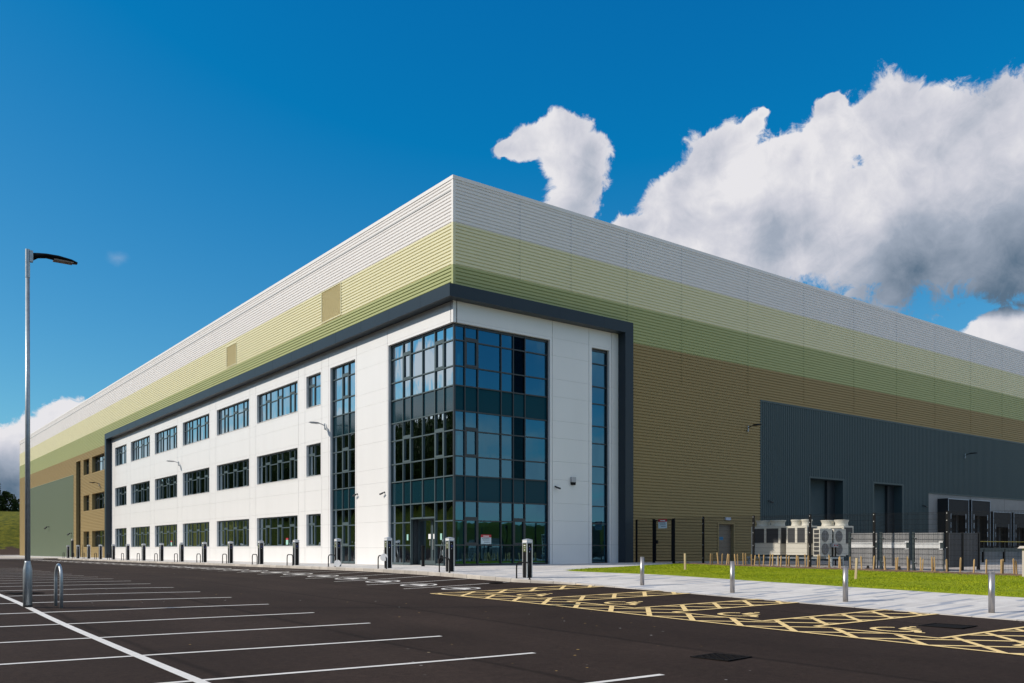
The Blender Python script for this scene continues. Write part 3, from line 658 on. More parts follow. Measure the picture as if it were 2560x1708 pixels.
# louvres
for a,b,c,d in louv:
    mb=MB()
    LF.box(mb,a-.05,a,c-.05,d+.05,-.02,.03); LF.box(mb,b,b+.05,c-.05,d+.05,-.02,.03); LF.box(mb,a,b,c-.05,c,-.02,.03); LF.box(mb,a,b,d,d+.05,-.02,.03)
    fr=mb.build('louvre','cream_clad',Bd); mb=MB(); n=int((d-c)/.065)
    for i in range(n):
        z=c+.03+i*(d-c-.03)/n
        mb.face([LF.p(a,z,.012),LF.p(b,z,.012),LF.p(b,z+.06,-.022),LF.p(a,z+.06,-.022)])
    LF.box(mb,a,b,c,d,-.08,-.05); mb.build('blades','louvre',fr)
# dark projecting frame
mb=MB(); P=.54
mb.box(-P,0,-P,UFR,FB,FT); mb.box(-P,0,64.6,UFR,-.45,FB-.002); mb.box(0,XFR,-P,0,FB,FT); mb.box(10.53,XFR,-P,0,-.1,FB-.002)
for i in range(1,22): LF.box(mb,i*3.0-1.0,i*3.0-.985,FB-.003,FT+.003,P-.01,P+.004)
for i in range(1,4): RF.box(mb,i*3.0,i*3.0+.015,FB-.003,FT+.003,P-.01,P+.004)
mb.build('projecting_frame','anthracite',Bd)
# white office panelling
LW=[(58.51,63.11),(50.21,56.84),(41.93,48.56),(33.8,40.4),(25.5,32.1),(17.36,24.06),(14.06,16.08)]
ZW=[(.97,2.87),(5.15,7.05),(9.29,11.2)]
HO=[(a,b,c,d) for a,b in LW for c,d in ZW]+[(9.7,12.8,-.3,11.2),(0,6.03,-.3,11.25)]
ZC=[1.01-.16,2.2,3.07,4.25,4.99,6.4,7.24,8.44,9.12,10.5,11.38]
UC=[c for a,b in LW+[(9.7,12.8)] for c in (a-.14,b+.2)]+[6.13,64.2]
mb=MB(); LF.panels(mb,0.165,64.59,-.3,FB,[(a,b,c,d) for a,b,c,d in HO if not a==0]+[(.165,6.03,-.3,11.25)],UC,ZC)
mb.build('white_panelling','panel_white',Bd)
HR=[(0,5.80,-.3,11.25),(8.63,9.88,-.3,11.27)]
ZCR=[1.01,2.2,3.09,4.28,5.19,6.37,7.24,8.44,9.33,10.5,11.38]
mb=MB(); RF.panels(mb,.165,10.53,-.1,FB,[(.165,5.80,-.3,11.25),HR[1]],[8.42,10.05,5.95],ZCR); mb.build('white_panelling','panel_white',Bd)
mb=MB(); mb.box(0,.162,0,.162,11.25,FB); mb.build('corner_panel','panel_white',Bd)
mb=MB()     # dark lining behind the panel joints, with the openings left clear
LF.panels(mb,.6,64.5,-.3,FB,HO,[],[],th=.04); bb=mb.v; mb.v=[(x+.18,y,z) for x,y,z in bb]; mb.build('panel_lining','frame_dark',Bd)
mb=MB(); RF.panels(mb,.6,10.5,-.1,FB,HR,[],[],th=.04); mb.v=[(x,y+.18,z) for x,y,z in mb.v]; mb.build('panel_lining','frame_dark',Bd)
# sills
def window(F,a,b,c,d,pattern,gm,fm='frame',dep=-.16,sill=True):
    """casement band: fractions of width, 'w' wide light with a mid transom, 'n' narrow opening light"""
    f=MB(); t=.045; D0,D1=dep-.07,dep
    F.box(f,a,b,c,c+t,D0,D1); F.box(f,a,b,d-t-.03,d,D0,D1); F.box(f,a,a+t,c+t,d-t-.03,D0,D1); F.box(f,b-t,b,c+t,d-t-.03,D0,D1)
    us=[a+t]; tot=sum(w for w,_ in pattern); W_=b-a-2*t
    for w,_ in pattern: us.append(us[-1]+W_*w/tot)
    for u in us[1:-1]: F.box(f,u-.021,u+.021,c+t,d-t-.03,D0,D1+.006)
    for i,(w,k) in enumerate(pattern):
        u0,u1=us[i]+(.03 if i else 0),us[i+1]-(.03 if i<len(pattern)-1 else 0)
        zt=c+(d-c)*.62 if k=='w' else c+(d-c)*.70
        if k=='w': F.box(f,u0,u1,zt-.03,zt+.03,D0,D1+.006)
        else:
            F.box(f,u0,u1,zt-.02,zt+.05,D0,D1+.008); F.box(f,u0,u0+.055,c+t,zt-.02,D0,D1+.004); F.box(f,u1-.055,u1,c+t,zt-.02,D0,D1+.004); F.box(f,u0+.055,u1-.055,c+t,c+t+.06,D0,D1+.004); F.box(f,u0+.055,u1-.055,zt-.10,zt-.02,D0,D1+.004)
    fo=f.build('window',fm,Bd)
    g=MB(); g.face([F.p(a+t,c+t,dep-.045),F.p(b-t,c+t,dep-.045),F.p(b-t,d-t,dep-.045),F.p(a+t,d-t,dep-.045)]); g.build('pane',gm,fo)
    if sill:
        s=MB(); F.box(s,a,b,c-.025,c-.001,dep,.03); s.build('sill','panel_white' if F is LF and a<64 else 'tan_clad',fo)
    return fo
P7=[(1.05,'w'),(.72,'n'),(1.15,'w'),(.7,'n'),(1.15,'w'),(.7,'n'),(.72,'w')][::-1]
P5=[(1.0,'w'),(.7,'n'),(1.05,'w'),(.72,'n'),(.6,'w')]
PW={0:P5[::-1],6:[(1.1,'w'),(.8,'n')]}
for i,(a,b) in enumerate(LW):
    for c,d in ZW: window(LF,a,b,c,d,PW.get(i,P7),'glassL')
for a,b,c,d in tanwins:
    window(LF,a,b,c,d,P5 if b-a>4 else [(1,'w'),(.7,'n'),(.9,'w')],'glassL',fm='frame_dark',dep=-.35,sill=False)
    # reveal boxes in the profiled cladding
for a,b,c,d in tanwins+[stripw]:
    rv=MB()
    LF.box(rv,a-.06,a,c,d+.06,-.36,.012); LF.box(rv,b,b+.06,c,d+.06,-.36,.012); LF.box(rv,a,b,d,d+.06,-.36,.012)
    if c>0: LF.box(rv,a,b,c-.06,c,-.36,.012)
    rv.build('window_trim','tan_clad',Bd)
# curtain walls
TR=[-.0,.97,2.11,3.02,4.20,5.11,6.31,7.22,8.39,9.29,10.49,11.22]
def curtain(F,us,gm,opens,greycols,dep,z0=.0,fm='frame',door=None,off=.0,span=True,end_post=(True,True),uoff=0.):
    f=MB(); D0,D1=dep-.10,dep; w=.026; ztop=TR[-1]
    ops=[]; sps={3:MB(),7:MB()}; sgs={0:MB(),1:MB()}; gl=MB()
    for i,u in enumerate(us):
        if i==0 and not end_post[0]: continue
        lo=z0
        if door and abs(u-door[2])<.01: lo=door[3]
        F.box(f,u-w,u+w,lo,ztop,D0,D1+.02)
    for i in range(len(us)-1):
        a,b=us[i]+w,us[i+1]-w
        if i==0 and not end_post[0]: a=us[0]
        F.box(f,a,b,ztop-.09,ztop,D0,D1); F.box(f,a,b,z0,z0+.10,D0,D1) if not (door and a>=door[0]-.1 and b<=door[1]+.1) else None
        for j,z in enumerate(TR[1:-1],1):
            if door and a>=door[0]-.1 and b<=door[1]+.1 and z<door[3]+.05: continue
            zz=z+.15 if (i,j) in opens else z
            F.box(f,a,b,zz-.028,zz+.028,D0,D1+.012)
            if (i,j) in opens:      # opening light below this transom
                zl=TR[j-1]+.03; zu=zz-.03; op=MB(); ops.append(op)
                F.box(op,a,a+.075,zl,zu,D0+.02,D1+.02); F.box(op,b-.075,b,zl,zu,D0+.02,D1+.02); F.box(op,a+.075,b-.075,zu-.12,zu,D0+.02,D1+.02); F.box(op,a+.075,b-.075,zl,zl+.09,D0+.02,D1+.02)
        if door and a>=door[0]-.1 and b<=door[1]+.1: F.box(f,a,b,door[3]-.04,door[3]+.04,D0,D1+.012)
        for j in range(len(TR)-1):
            zl,zh=TR[j]+.03,TR[j+1]-.03
            if span and j in (3,7): F.box(sps[j],a,b,zl,zh,dep-.08,dep-.05)
            elif i in greycols and j>=4: F.box(sgs[int(j>7)],a,b,zl,TR[j+1]+.03 if j not in (6,10) else zh,dep-.08,dep-.05)
    fo=f.build('curtain_wall',fm,Bd)
    U0,U1=us[0],us[-1]
    zs=[z0+.05,3.02,4.2,7.22,8.39,ztop-.05] if span else [z0+.05,ztop-.05]
    for k in range(0,len(zs),2):
        if door and k==0:
            for a,b in ((U0,door[0]),(door[1],U1)): gl.face([F.p(a,zs[0],dep-.05),F.p(b,zs[0],dep-.05),F.p(b,zs[1],dep-.05),F.p(a,zs[1],dep-.05)])
            gl.face([F.p(door[0],door[3],dep-.05),F.p(door[1],door[3],dep-.05),F.p(door[1],zs[1],dep-.05),F.p(door[0],zs[1],dep-.05)])
        else: gl.face([F.p(U0,zs[k],dep-.05),F.p(U1,zs[k],dep-.05),F.p(U1,zs[k+1],dep-.05),F.p(U0,zs[k+1],dep-.05)])
    gl.build('pane',gm,fo)
    for q in sps.values():
        if q.v: q.build('spandrel_panel','spandrel' if F.left else 'spandrelR',fo)
    for q in sgs.values():
        if q.v: q.build('grey_panel','spandrel_grey',fo)
    for q in ops: q.build('opening_light',fm,fo)
    return fo
cwL=[.16,1.02,1.80,2.93,4.04,4.80,6.0]
curtain(LF,cwL,'glassL',{(1,10),(4,10),(1,6),(4,6)},[],-.16,door=(1.80,4.04,2.93,2.30),end_post=(False,True))
cwR=[.16,.76,1.5,2.87,3.61,4.33,5.76]
curtain(RF,cwR,'glassR',{(1,10),(1,6),(1,2),(4,2)},[4],-.16,fm='frame_dark',end_post=(False,True))
curtain(LF,[9.74,10.78,11.55,12.76],'glassL',{(1,10),(1,6),(1,2)},[],-.16)
curtain(RF,[8.4,9.84],'glassR',set(),[],-.16,fm='frame_dark',span=False)
mb=MB(); mb.box(.13,.22,.13,.22,-.05,11.25); mb.build('corner_mullion','frame_dark',Bd)
mb=MB(); LF.box(mb,79.75,82.05,-.2,11.2,-.6,-.42); pn=mb.build('tall_window','spandrel_grey',Bd)
mb=MB()
for z in TR: LF.box(mb,79.75,82.05,z-.03,z+.03,-.42,-.38)
LF.box(mb,80.85,80.91,-.1,11.2,-.42,-.37); mb.build('transom','frame_dark',pn)
# entrance doors in the corner glazing
DD=-.58
mb=MB()
LF.box(mb,2.62,2.70,.02,2.18,DD-.04,DD+.02); LF.box(mb,1.84,1.9,.02,2.25,DD-.04,DD+.02); LF.box(mb,3.94,4.0,.02,2.25,DD-.04,DD+.02); LF.box(mb,1.9,3.94,2.19,2.25,DD-.04,DD+.02); LF.box(mb,1.9,2.62,.02,.22,DD-.04,DD+.02); LF.box(mb,2.70,3.94,.02,.22,DD-.04,DD+.02); LF.box(mb,2.75,2.81,.22,2.19,DD-.04,DD+.02)
do=mb.build('entrance_door','frame',Bd)
mb=MB(); LF.box(mb,4.001,4.05,.0,2.26,DD,-.29); LF.box(mb,1.79,1.839,.0,2.26,DD,-.29); LF.box(mb,1.79,4.05,2.262,2.30,DD,-.29); mb.build('door_lobby','frame_dark',do)
mb=MB(); mb.face([LF.p(1.9,.22,DD),LF.p(3.94,.22,DD),LF.p(3.94,2.19,DD),LF.p(1.9,2.19,DD)]); mb.build('pane','glassL',do)
mb=MB(); LF.box(mb,2.56,2.59,.75,1.25,DD+.03,DD+.06); LF.box(mb,2.84,2.87,.95,1.2,DD+.03,DD+.06); mb.build('handle','alu',do)
for u in (2.38,2.82): mb=MB(); LF.box(mb,u,u+.22,1.28,1.52,DD+.012,DD+.018); mb.build('notice','paper',do)
for u in (1.25,4.35): mb=MB(); LF.box(mb,u,u+.14,1.22,1.52,-.20,-.19); mb.build('notice','aqua',do)
# interior: floors, ceilings, back walls, columns
for z,h_ in ((3.1,1.02),(7.3,1.02),(11.3,.3)):
    mb=MB(); LF.box(mb,.45,64,z,z+h_,-8,-.42); mb.build('floor_slab','inner',Bd)
    mb=MB(); RF.box(mb,8.01,10.4,z,z+h_,-8,-.42); mb.build('floor_slab','inner',Bd)
mb=MB(); LF.box(mb,-.0+.25,64,-.25,.0,-10.4,-.24); mb.build('ground_floor','inner_floor',Bd)
mb=MB()
LF.box(mb,.45,64,.0,12.0,-8.2,-8.0)
for u in (8.2,13.5,16.9,24.9,33.0,41.2,49.5,57.6): LF.box(mb,u-.1,u+.1,.0,11.3,-7.9,-.5)
mb.box(8.2,8.4,.5,8,.0,11.3); mb.box(10.2,10.4,.5,8,0,11.3)
mb.build('interior_wall','inner',Bd)
for x,y in ((1.5,1.6),(4.9,1.5),(1.6,5.2),(5.5,5.5)): 
    for z0,z1 in ((0,3.1),(4.13,7.3),(8.33,11.3)): mb=MB(); mb.lathe(x,y,[(.16,z0+.001),(.16,z1-.001)],12); mb.build('interior_column','inner',Bd,smooth=True)
mb=MB(); LF.vclad(mb,greyL[0]+.1,greyL[1],-.4,greyL[3]-.08,[],.333,.03); mb.build('ribbed_panel','grey_green',Bd)
mb=MB(); LF.box(mb,greyL[0],greyL[0]+.1,-.4,greyL[3],-.1,.012); LF.box(mb,greyL[0]+.1,greyL[1],greyL[3]-.08,greyL[3],-.1,.012); mb.build('ribbed_panel_trim','grey_green',Bd)
# shaded wall: slate panel with two roller doors, dock plinth, staff door
mb=MB(); PLX=43.12
hG=[(a-.02,b+.02,c,d+.02) for a,b,c,d in DOORS]+[(PLX,XR,-2,5.0)]
RF.vclad(mb,GRX+.12,XR,-.3,GRT-.12,hG); mb.build('slate_cladding','grey_clad',Bd)
mb=MB(); RF.box(mb,GRX,GRX+.12,-.3,GRT,-.06,.012); RF.box(mb,GRX+.12,XR,GRT-.12,GRT,-.06,.012); RF.box(mb,PLX-.1,PLX,-.3,5.0,-.1,.012); RF.box(mb,PLX,XR,5.0,5.09,-.1,.02)
mb.build('slate_trim','grey_clad',Bd)
for a,b,c,d in DOORS: mb=MB(); RF.box(mb,a-.14,a,c,d+.12,-.9,.012); RF.box(mb,b,b+.14,c,d+.12,-.9,.012); RF.box(mb,a,b,d,d+.12,-.9,.012); mb.build('door_trim','grey_clad',Bd)
for a,b,c,d in DOORS:
    mb=MB(); nn=int((d-c)/.1)
    for i in range(nn): z=c+i*(d-c)/nn; mb.face([RF.p(a,z,-.80),RF.p(b,z,-.80),RF.p(b,z+(d-c)/nn,-.83),RF.p(a,z+(d-c)/nn,-.83)])
    ro=mb.build('roller_door','grey_clad',Bd)
    mb=MB(); RF.box(mb,b-.9,b,c,d,-.82,-.62); mb.build('guide_housing','frame_dark',ro)
mb=MB(); RF.box(mb,PLX,XR,-1.2,5.0,-.4,-.03); pl=mb.build('dock_wall','concrete',Bd)
mb=MB()
for x in (49.9,55.9,62): RF.box(mb,x,x+.03,-1,4.99,-.05,-.026)
mb.build('wall_joint','frame_dark',pl)
mb=MB(); RF.box(mb,18.62,18.73,-.05,2.38,-.3,.03); RF.box(mb,20.09,20.2,-.05,2.38,-.3,.03); RF.box(mb,18.73,20.09,2.26,2.38,-.3,.03); pdf=mb.build('staff_door','tan_clad',Bd)
mb=MB(); RF.box(mb,18.73,20.09,.0,2.26,-.26,-.2); mb.build('door_leaf',mat('brown_door',(.20,.16,.12),.5),pdf)
mb=MB(); RF.box(mb,19.05,19.4,1.32,1.5,-.2,-.195); mb.build('notice',mat('blue_notice',(.02,.2,.4),.5),pdf)
mb=MB(); RF.box(mb,19.3,19.75,2.5,2.66,0,.09); mb.build('door_light',mat('pale_door_light',(.5,.56,.7),.4),pdf)
# dock shelters
def shelter(x0,x1,zt,i):
    pr=.8; mb=MB(); w=.55
    for sx in ((x0,x0+.06),(x1-.06,x1)): RF.box(mb,sx[0],sx[1],.85,zt,0,pr)
    RF.box(mb,x0+.06,x1-.06,zt-.06,zt,0,pr); o=mb.build('dock_shelter','rubber',Bd)
    c=MB(); RF.box(c,x0+.06,x0+w,.9,zt-.06,pr-.04,pr-.01); RF.box(c,x1-w,x1-.06,.9,zt-.06,pr-.04,pr-.01); RF.box(c,x0+w,x1-w,zt-1.25,zt-.06,pr-.05,pr-.015); c.build('curtain','rubber',o)
    e=MB(); RF.box(e,x0,x1,zt-.05,zt+.012,pr,pr+.02); RF.box(e,x0,x0+.06,1.0,zt-.05,pr,pr+.02); RF.box(e,x1-.06,x1,1.0,zt-.05,pr,pr+.02); e.build('edge_strip','capblue',o)
    z=1.05
    while z<zt-1.4:
        for u in (x0+.40,x1-.50): g=MB(); RF.box(g,u,u+.09,z,z+.42,pr-.01,pr); g.build('guide_mark','capblue',o)
        z+=.68
    d=MB(); RF.box(d,x0+w,x1-w,.9,zt-.8,.0,.06); d.build('dock_door','rubber',o)
for i,(a,b,z) in enumerate(((44.56,47.85,4.64),(48.28,51.48,4.66),(51.99,55.25,3.82),(55.70,58.96,3.82),(59.4,62.6,3.82),(63.1,66.3,3.82))): shelter(a,b,z,i)
# steel barrier in the dock yard
yb=empty('dock_barrier',(44,-6.8,pz(44,-6.8)),'slate blue steel yard barrier with yellow handrail before the dock shelters','barrier')
mb=MB(); mb.box(-8,14,-.06,.06,.82,.92); mb.box(-8,14,-.1,.1,.92,.98); mb.box(-8,14,-.05,.05,.72,.82); mb.build('beam','bindark',yb)
mb=MB(); mb.tube([(-8,0,1.40),(14,0,1.40)],.03,6); mb.build('handrail','yellow',yb)
for x in range(-7,15,3):
    mb=MB(); mb.box(x-.06,x+.06,-.06,.06,-.1,1.36); mb.build('post','black',yb)
# ------------------------------------------------------------------ fittings on the walls
def cctv(F,u,z,label,s=1.,away=1):
    s*=.62
    p=F.p(u,z,0); o=empty('security_camera',p,label,'security camera'); q=lambda uu,zz,dd:tuple(Vector(F.p(u+uu,z+zz,dd))-Vector(p))
    mb=MB(); mb.tube([q(0,0,0),q(0,0,.04)],.07*s,8); mb.build('base_plate','cam',o)
    mb=MB(); mb.tube([q(0,0,.04),q(away*.03,0,.16*s),q(away*.06,-.05,.22*s)],.028*s,6); mb.build('arm','cam',o)
    mb=MB(); a=Vector(q(away*-.05,-.04,.22*s)); b=Vector(q(away*.30*s,-.16*s,.30*s)); mb.tube([a,b],[.065*s,.075*s],8); mb.build('housing','cam',o,smooth=True)
cctv(LF,9.42,3.78,'dark security camera beside the tall stair glazing on the white wall')
cctv(LF,6.4,3.72,'dark security camera just left of the corner glazing on the white wall')
cctv(RF,6.14,3.92,'dark security camera on the shaded white wall below the alarm box')
cctv(RF,23.49,3.78,'small black camera low on the slate ribbed wall left of the roller doors',1.1)
cctv(RF,42.32,4.05,'small black camera between the roller door and the concrete dock wall',1.2)
cctv(LF,99.7,3.78,'black camera in the middle of the grey green ribbed panel at the far end',2.4)
cctv(LF,84.8,2.7,'black camera at the near edge of the grey green ribbed panel',2.0)
p=RF.p(7.29,4.25,0); ab=empty('alarm_box',p,'pale grey alarm box with black foot on the shaded white wall','alarm box')
mb=MB(); mb.frustum(0,-.06,-.06,.20,.15,.06,.15,.05); mb.build('cover','lampgrey',ab)
mb=MB(); mb.frustum(0,-.055,-.20,-.062,.12,.05,.14,.058); mb.build('strobe','black',ab)
def wall_lamp(F,u,z,label,m='lampgrey',L_=1.05):
    p=F.p(u,z,0); o=empty('wall_lamp',p,label,'wall lamp','lamps bracketed to the warehouse walls'); q=lambda uu,zz,dd:tuple(Vector(F.p(u+uu,z+zz,dd))-Vector(p))
    mb=MB(); mb.tube([q(0,-.2,.0),q(0,-.2,.08)],.05,6); mb.tube([q(0,-.22,.08),q(0,.12,.08)],.035,8); mb.build('bracket','galv',o)
    mb=MB(); mb.tube([q(0,.0,.1),q(0,.06,.25),q(0,.10,.45)],.03,6)
    mb.build('arm',m,o)
    mb=MB(); n=[(.42,.05,.03),(.55,.12,.045),(.85,.14,.04),(L_,.07,.02)]; base=0
    for d,w,h in n:
        zc=.10+.02*(d-.42)
        for su,sz in ((-1,-1),(1,-1),(1,1),(-1,1)): mb.v.append(q(su*w,zc+sz*h,d))
    for i in range(3):
        for j in range(4): mb.f.append((i*4+j,i*4+(j+1)%4,i*4+4+(j+1)%4,i*4+4+j))
    mb.f+=[(3,2,1,0),(12,13,14,15)]; mb.build('lamp_head',m,o)
wall_lamp(LF,13.35,7.95,'pale lamp on the white wall between the second floor window and stair glazing')
wall_lamp(LF,41.26,7.95,'pale lamp on the white wall further down the office facade')
wall_lamp(LF,69.9,7.9,'dark lamp on the tan cladding just beyond the dark frame','cam')
wall_lamp(RF,21.4,8.15,'black lamp on the brown wall beside the slate panel edge','cam')
wall_lamp(RF,48.8,8.25,'black lamp high on the slate ribbed wall above the docks','cam')
def sign(F,u,z,w,h,d,label):
    p=F.p(u,z,d); o=empty('warning_sign',p,label,'sign'); q=lambda uu,zz,dd:tuple(Vector(F.p(u+uu,z+zz,d+dd))-Vector(p))
    s_=1
    def bx(m,u0,u1,z0,z1,d0,d1): a=q(u0,z0,d0);b=q(u1,z1,d1); m.box(a[0],b[0],a[1],b[1],a[2],b[2])
    m=MB(); bx(m,0,w,0,h*.70,0,.006); m.build('board','signface',o)
    m=MB(); bx(m,0,w,h*.70,h,0,.006); m.build('header','red',o)
    m=MB(); bx(m,w*.22,w*.78,h*.80,h*.88,.006,.009); m.build('header_text','paper',o)
    m=MB()
    for i in range(6): bx(m,w*(.14+.12*i),w*(.20+.12*i),h*.54,h*.64,.006,.009)
    bx(m,w*.15,w*.85,h*.44,h*.47,.006,.009); bx(m,w*.15,w*.85,h*.36,h*.38,.006,.009); bx(m,w*.3,w*.85,h*.18,h*.23,.006,.009)
    m.build('text','ink',o)
sign(RF,1.7,1.02,.60,.45,-.19,'red and aqua notice inside the glazing on the shaded corner')
def notice(u,z0,label):
    o=empty('window_notice',LF.p(u,z0,-.185),label,'sign'); m=MB(); m.box(-.008,0,-.17,.17,0,.30); m.build('sheet','aqua',o); m=MB(); m.box(-.008,0,-.17,.17,.301,.42); m.build('header','red',o)
notice(19.4,1.06,'aqua and red notice in the ground floor window nearest the stair glazing')
notice(44.2,1.06,'aqua and red notice low in a ground floor window far down the facade')
# ------------------------------------------------------------------ charging posts
cp=empty('charging_post',(-2.92,-9.2,pz(-2.92,-9.2)),'','charging post','charging posts along the kerb')
h=.125
mb=MB(); mb.box(-h+.035,h-.035,-h,h,.0,1.22); mb.box(-h,h,-h+.035,h-.035,.0,1.219); mb.build('body','black',cp)
mb=MB()
for sx in (-1,1):
    for sy in (-1,1):
        mb.box(sx*(h+.006),sx*(h-.030),sy*(h+.006),sy*(h-.030),.0,1.221)
mb.build('corner_post','alu',cp)
mb=MB(); mb.frustum(0,0,1.222,1.25,h+.012,h+.012,h+.012,h+.012); mb.frustum(0,0,1.335,1.35,h+.012,h+.012,h+.006,h+.006); mb.frustum(0,0,1.35,1.385,h+.006,h+.006,.03,.03); mb.build('cap','capblue',cp)
mb=MB(); mb.frustum(0,0,1.25,1.335,h+.004,h+.004,h+.004,h+.004); mb.build('light_band','lightband',cp)
mb=MB(); mb.box(-h-.004,-h,-.08,.08,.92,1.2); lb=mb.build('instruction_label','labelgreen',cp)
mb=MB(); mb.box(-h-.007,-h-.004,-.05,.05,1.13,1.16); mb.box(-h-.007,-h-.004,-.06,.06,1.06,1.068); mb.box(-h-.007,-h-.004,-.03,.03,.97,1.0); mb.build('print','lightband',lb)
mb=MB(); mb.tube([(0,-h,1.02),(0,-h-.03,1.02)],.055,12); mb.build('socket','socketblue',cp)
mb=MB(); mb.tube([(-.02,-h,1.12),(-.02,-h-.012,1.12)],.014,8); mb.tube([(-.01,-h,.92),(-.01,-h-.014,.92)],.016,8); mb.build('key_switch','alu',cp)
gh=empty('guard_hoop',(-3.43,-9.6,0),'','hoop barrier','black guard hoops before the charging posts')
gh.location.z=pz(-3.43,-9.6)
pts=[(0,-.37,-.05),(0,-.37,.40)]+[(0,-.37+.16-.16*math.cos(t),.42+.16*math.sin(t)) for t in np.linspace(.3,math.pi/2,5)]+[(0,.37-.16+.16*math.cos(t),.42+.16*math.sin(t)) for t in np.linspace(math.pi/2,.3,5)]+[(0,.37,.40),(0,.37,-.05)]
mb=MB(); mb.tube(pts,.026,8); mb.build('tube','black',gh,smooth=True)
mb=MB()
for s in (-1,1): mb.lathe(0,s*.37,[(.05,-.005),(.05,.008)],10)
mb.build('foot_plate','black',gh)
for k in range(17):
    y=-9.2+5.02*k
    if k==0: lab='nearest black and silver charging post, right of the entrance glazing'; lg='nearest black guard hoop, before the charging post right of the entrance'
    elif k==16: lab='farthest charging post at the end of the kerb row'; lg='farthest guard hoop at the end of the kerb row'
    else: lab=f'black and silver charging post, {ORD[k]} from the near end of the row'; lg=f'black guard hoop, {ORD[k]} from the near end of the kerb row'
    if k==0: cp['label']=lab; gh['label']=lg
    else:
        copy_tree(cp,(-2.92,y,pz(-2.92,y)),lab); copy_tree(gh,(-3.43,y-.38,pz(-3.43,y-.38)),lg)
def disc(x,y,z,tilt,label):
    o=empty('round_tag',(x,y,z),label,'tag'); mb=MB(); c,s=math.cos(tilt),math.sin(tilt)
    ax=Vector((-.72,-.69*c,.15)).normalized()
    mb.tube([ax*-.008,ax*.008],.17,18); mb.build('plate','paper',o)
    mb=MB(); mb.tube([(0,0,.13),(.02,.05,.2),(.06,.12,.33)],.006,5); mb.build('cord','black',o)
disc(-3.5,4.72,.10,0,'round white tag leaning on the ground against the fourth guard hoop')
disc(-3.5,.18,.42,0,'round white tag hanging from the hoop before the third charging post')
# black bollards by the door
bb=empty('black_bollard',(-.75,4.5,pz(-.75,4.5)),'slim black bollard left of the entrance doors','bollard','black bollards by the entrance')
mb=MB(); mb.lathe(0,0,[(.085,0),(.085,.05),(.07,.06),(.07,.88)],14); mb.build('shaft','black',bb,smooth=False)
mb=MB(); mb.lathe(0,0,[(.09,.881),(.095,.93),(.09,.965),(.02,.98)],14); mb.build('head','black',bb)
copy_tree(bb,(-.75,1.4,pz(-.75,1.4)),'slim black bollard directly in front of the entrance doors')
# ------------------------------------------------------------------ steel bollards
sb=empty('steel_bollard',(-1.9,-13.85,pz(-1.9,-13.85)),'','bollard','brushed steel bollards along the paving')
mb=MB(); mb.lathe(0,0,[(.066,-.02),(.066,.89)],28); mb.build('shaft','steel',sb,smooth=True)
mb=MB(); mb.lathe(0,0,[(.0665,.885),(.0665,.900),(.060,.908),(.001,.909)],28); mb.build('top_plate','steel',sb)
for k,lb in enumerate(('shiny steel bollard farthest from the camera, nearest the glazed corner','shiny steel bollard standing before the middle of the lawn','shiny steel bollard third along the paving towards the camera','nearest shiny steel bollard at the right end of the paving')):
    y=-13.85-3.59*k
    if k==0: sb['label']=lb
    else: copy_tree(sb,(-1.9,y,pz(-1.9,y)),lb)
# ------------------------------------------------------------------ lamp post and hoop in the car park
lx,ly=-19.14,-12.36; lz=rz(lx,ly)
lp=empty('lamp_post',(lx,ly,lz),'tall galvanised lamp post with black head standing on the thick white line','lamp post')
mb=MB(); mb.lathe(0,0,[(.093,-.02),(.093,.05)],20); mb.build('base_collar','rubber',lp)
mb=MB(); mb.lathe(0,0,[(.090,.05),(.090,.80),(.084,.85),(.060,.97),(.056,1.0)],24); mb.build('base_section','galv',lp,smooth=True)
mb=MB(); mb.lathe(0,0,[(.055,.98),(.041,7.15)],20); mb.build('pole','galv',lp,smooth=True)
mb=MB(); mb.lathe(0,0,[(.046,7.1),(.046,7.71)],16); mb.box(.03,.10,-.045,.045,7.45,7.69); mb.build('sleeve','galv',lp,smooth=False)
mb=MB(); n=[(.10,.045,.11,7.57),(.20,.05,.075,7.615),(.36,.11,.06,7.64),(.58,.155,.058,7.635),(.84,.14,.05,7.61),(.97,.07,.03,7.595)]
for i,(x,w,hh,zc) in enumerate(n):
    for k in range(10):
        a=2*math.pi*k/10; mb.v.append((x,w*math.cos(a)*(1.0),zc+hh*.8*math.sin(a)))
for i in range(len(n)-1):
    for k in range(10): mb.f.append((i*10+k,i*10+(k+1)%10,(i+1)*10+(k+1)%10,(i+1)*10+k))
mb.f+=[tuple(range(9,-1,-1)),tuple((len(n)-1)*10+k for k in range(10))]
hd=mb.build('lamp_head','black',lp,smooth=True)
mb=MB(); mb.box(.50,.88,-.10,.10,7.566,7.59); mb.build('led_panel','led',hd)
hx,hy=-18.57,-12.53
hp=empty('steel_hoop',(hx,hy,rz(hx,hy)),'galvanised steel hoop barrier next to the lamp post','hoop barrier')
pts=[(0,-.31,-.05),(0,-.31,.60)]+[(0,-.31*math.cos(t),.62+.30*math.sin(t)) for t in np.linspace(.15,math.pi-.15,13)]+[(0,.31,.60),(0,.31,-.05)]
mb=MB(); mb.tube(pts,.034,12); mb.build('tube','galv',hp,smooth=True)
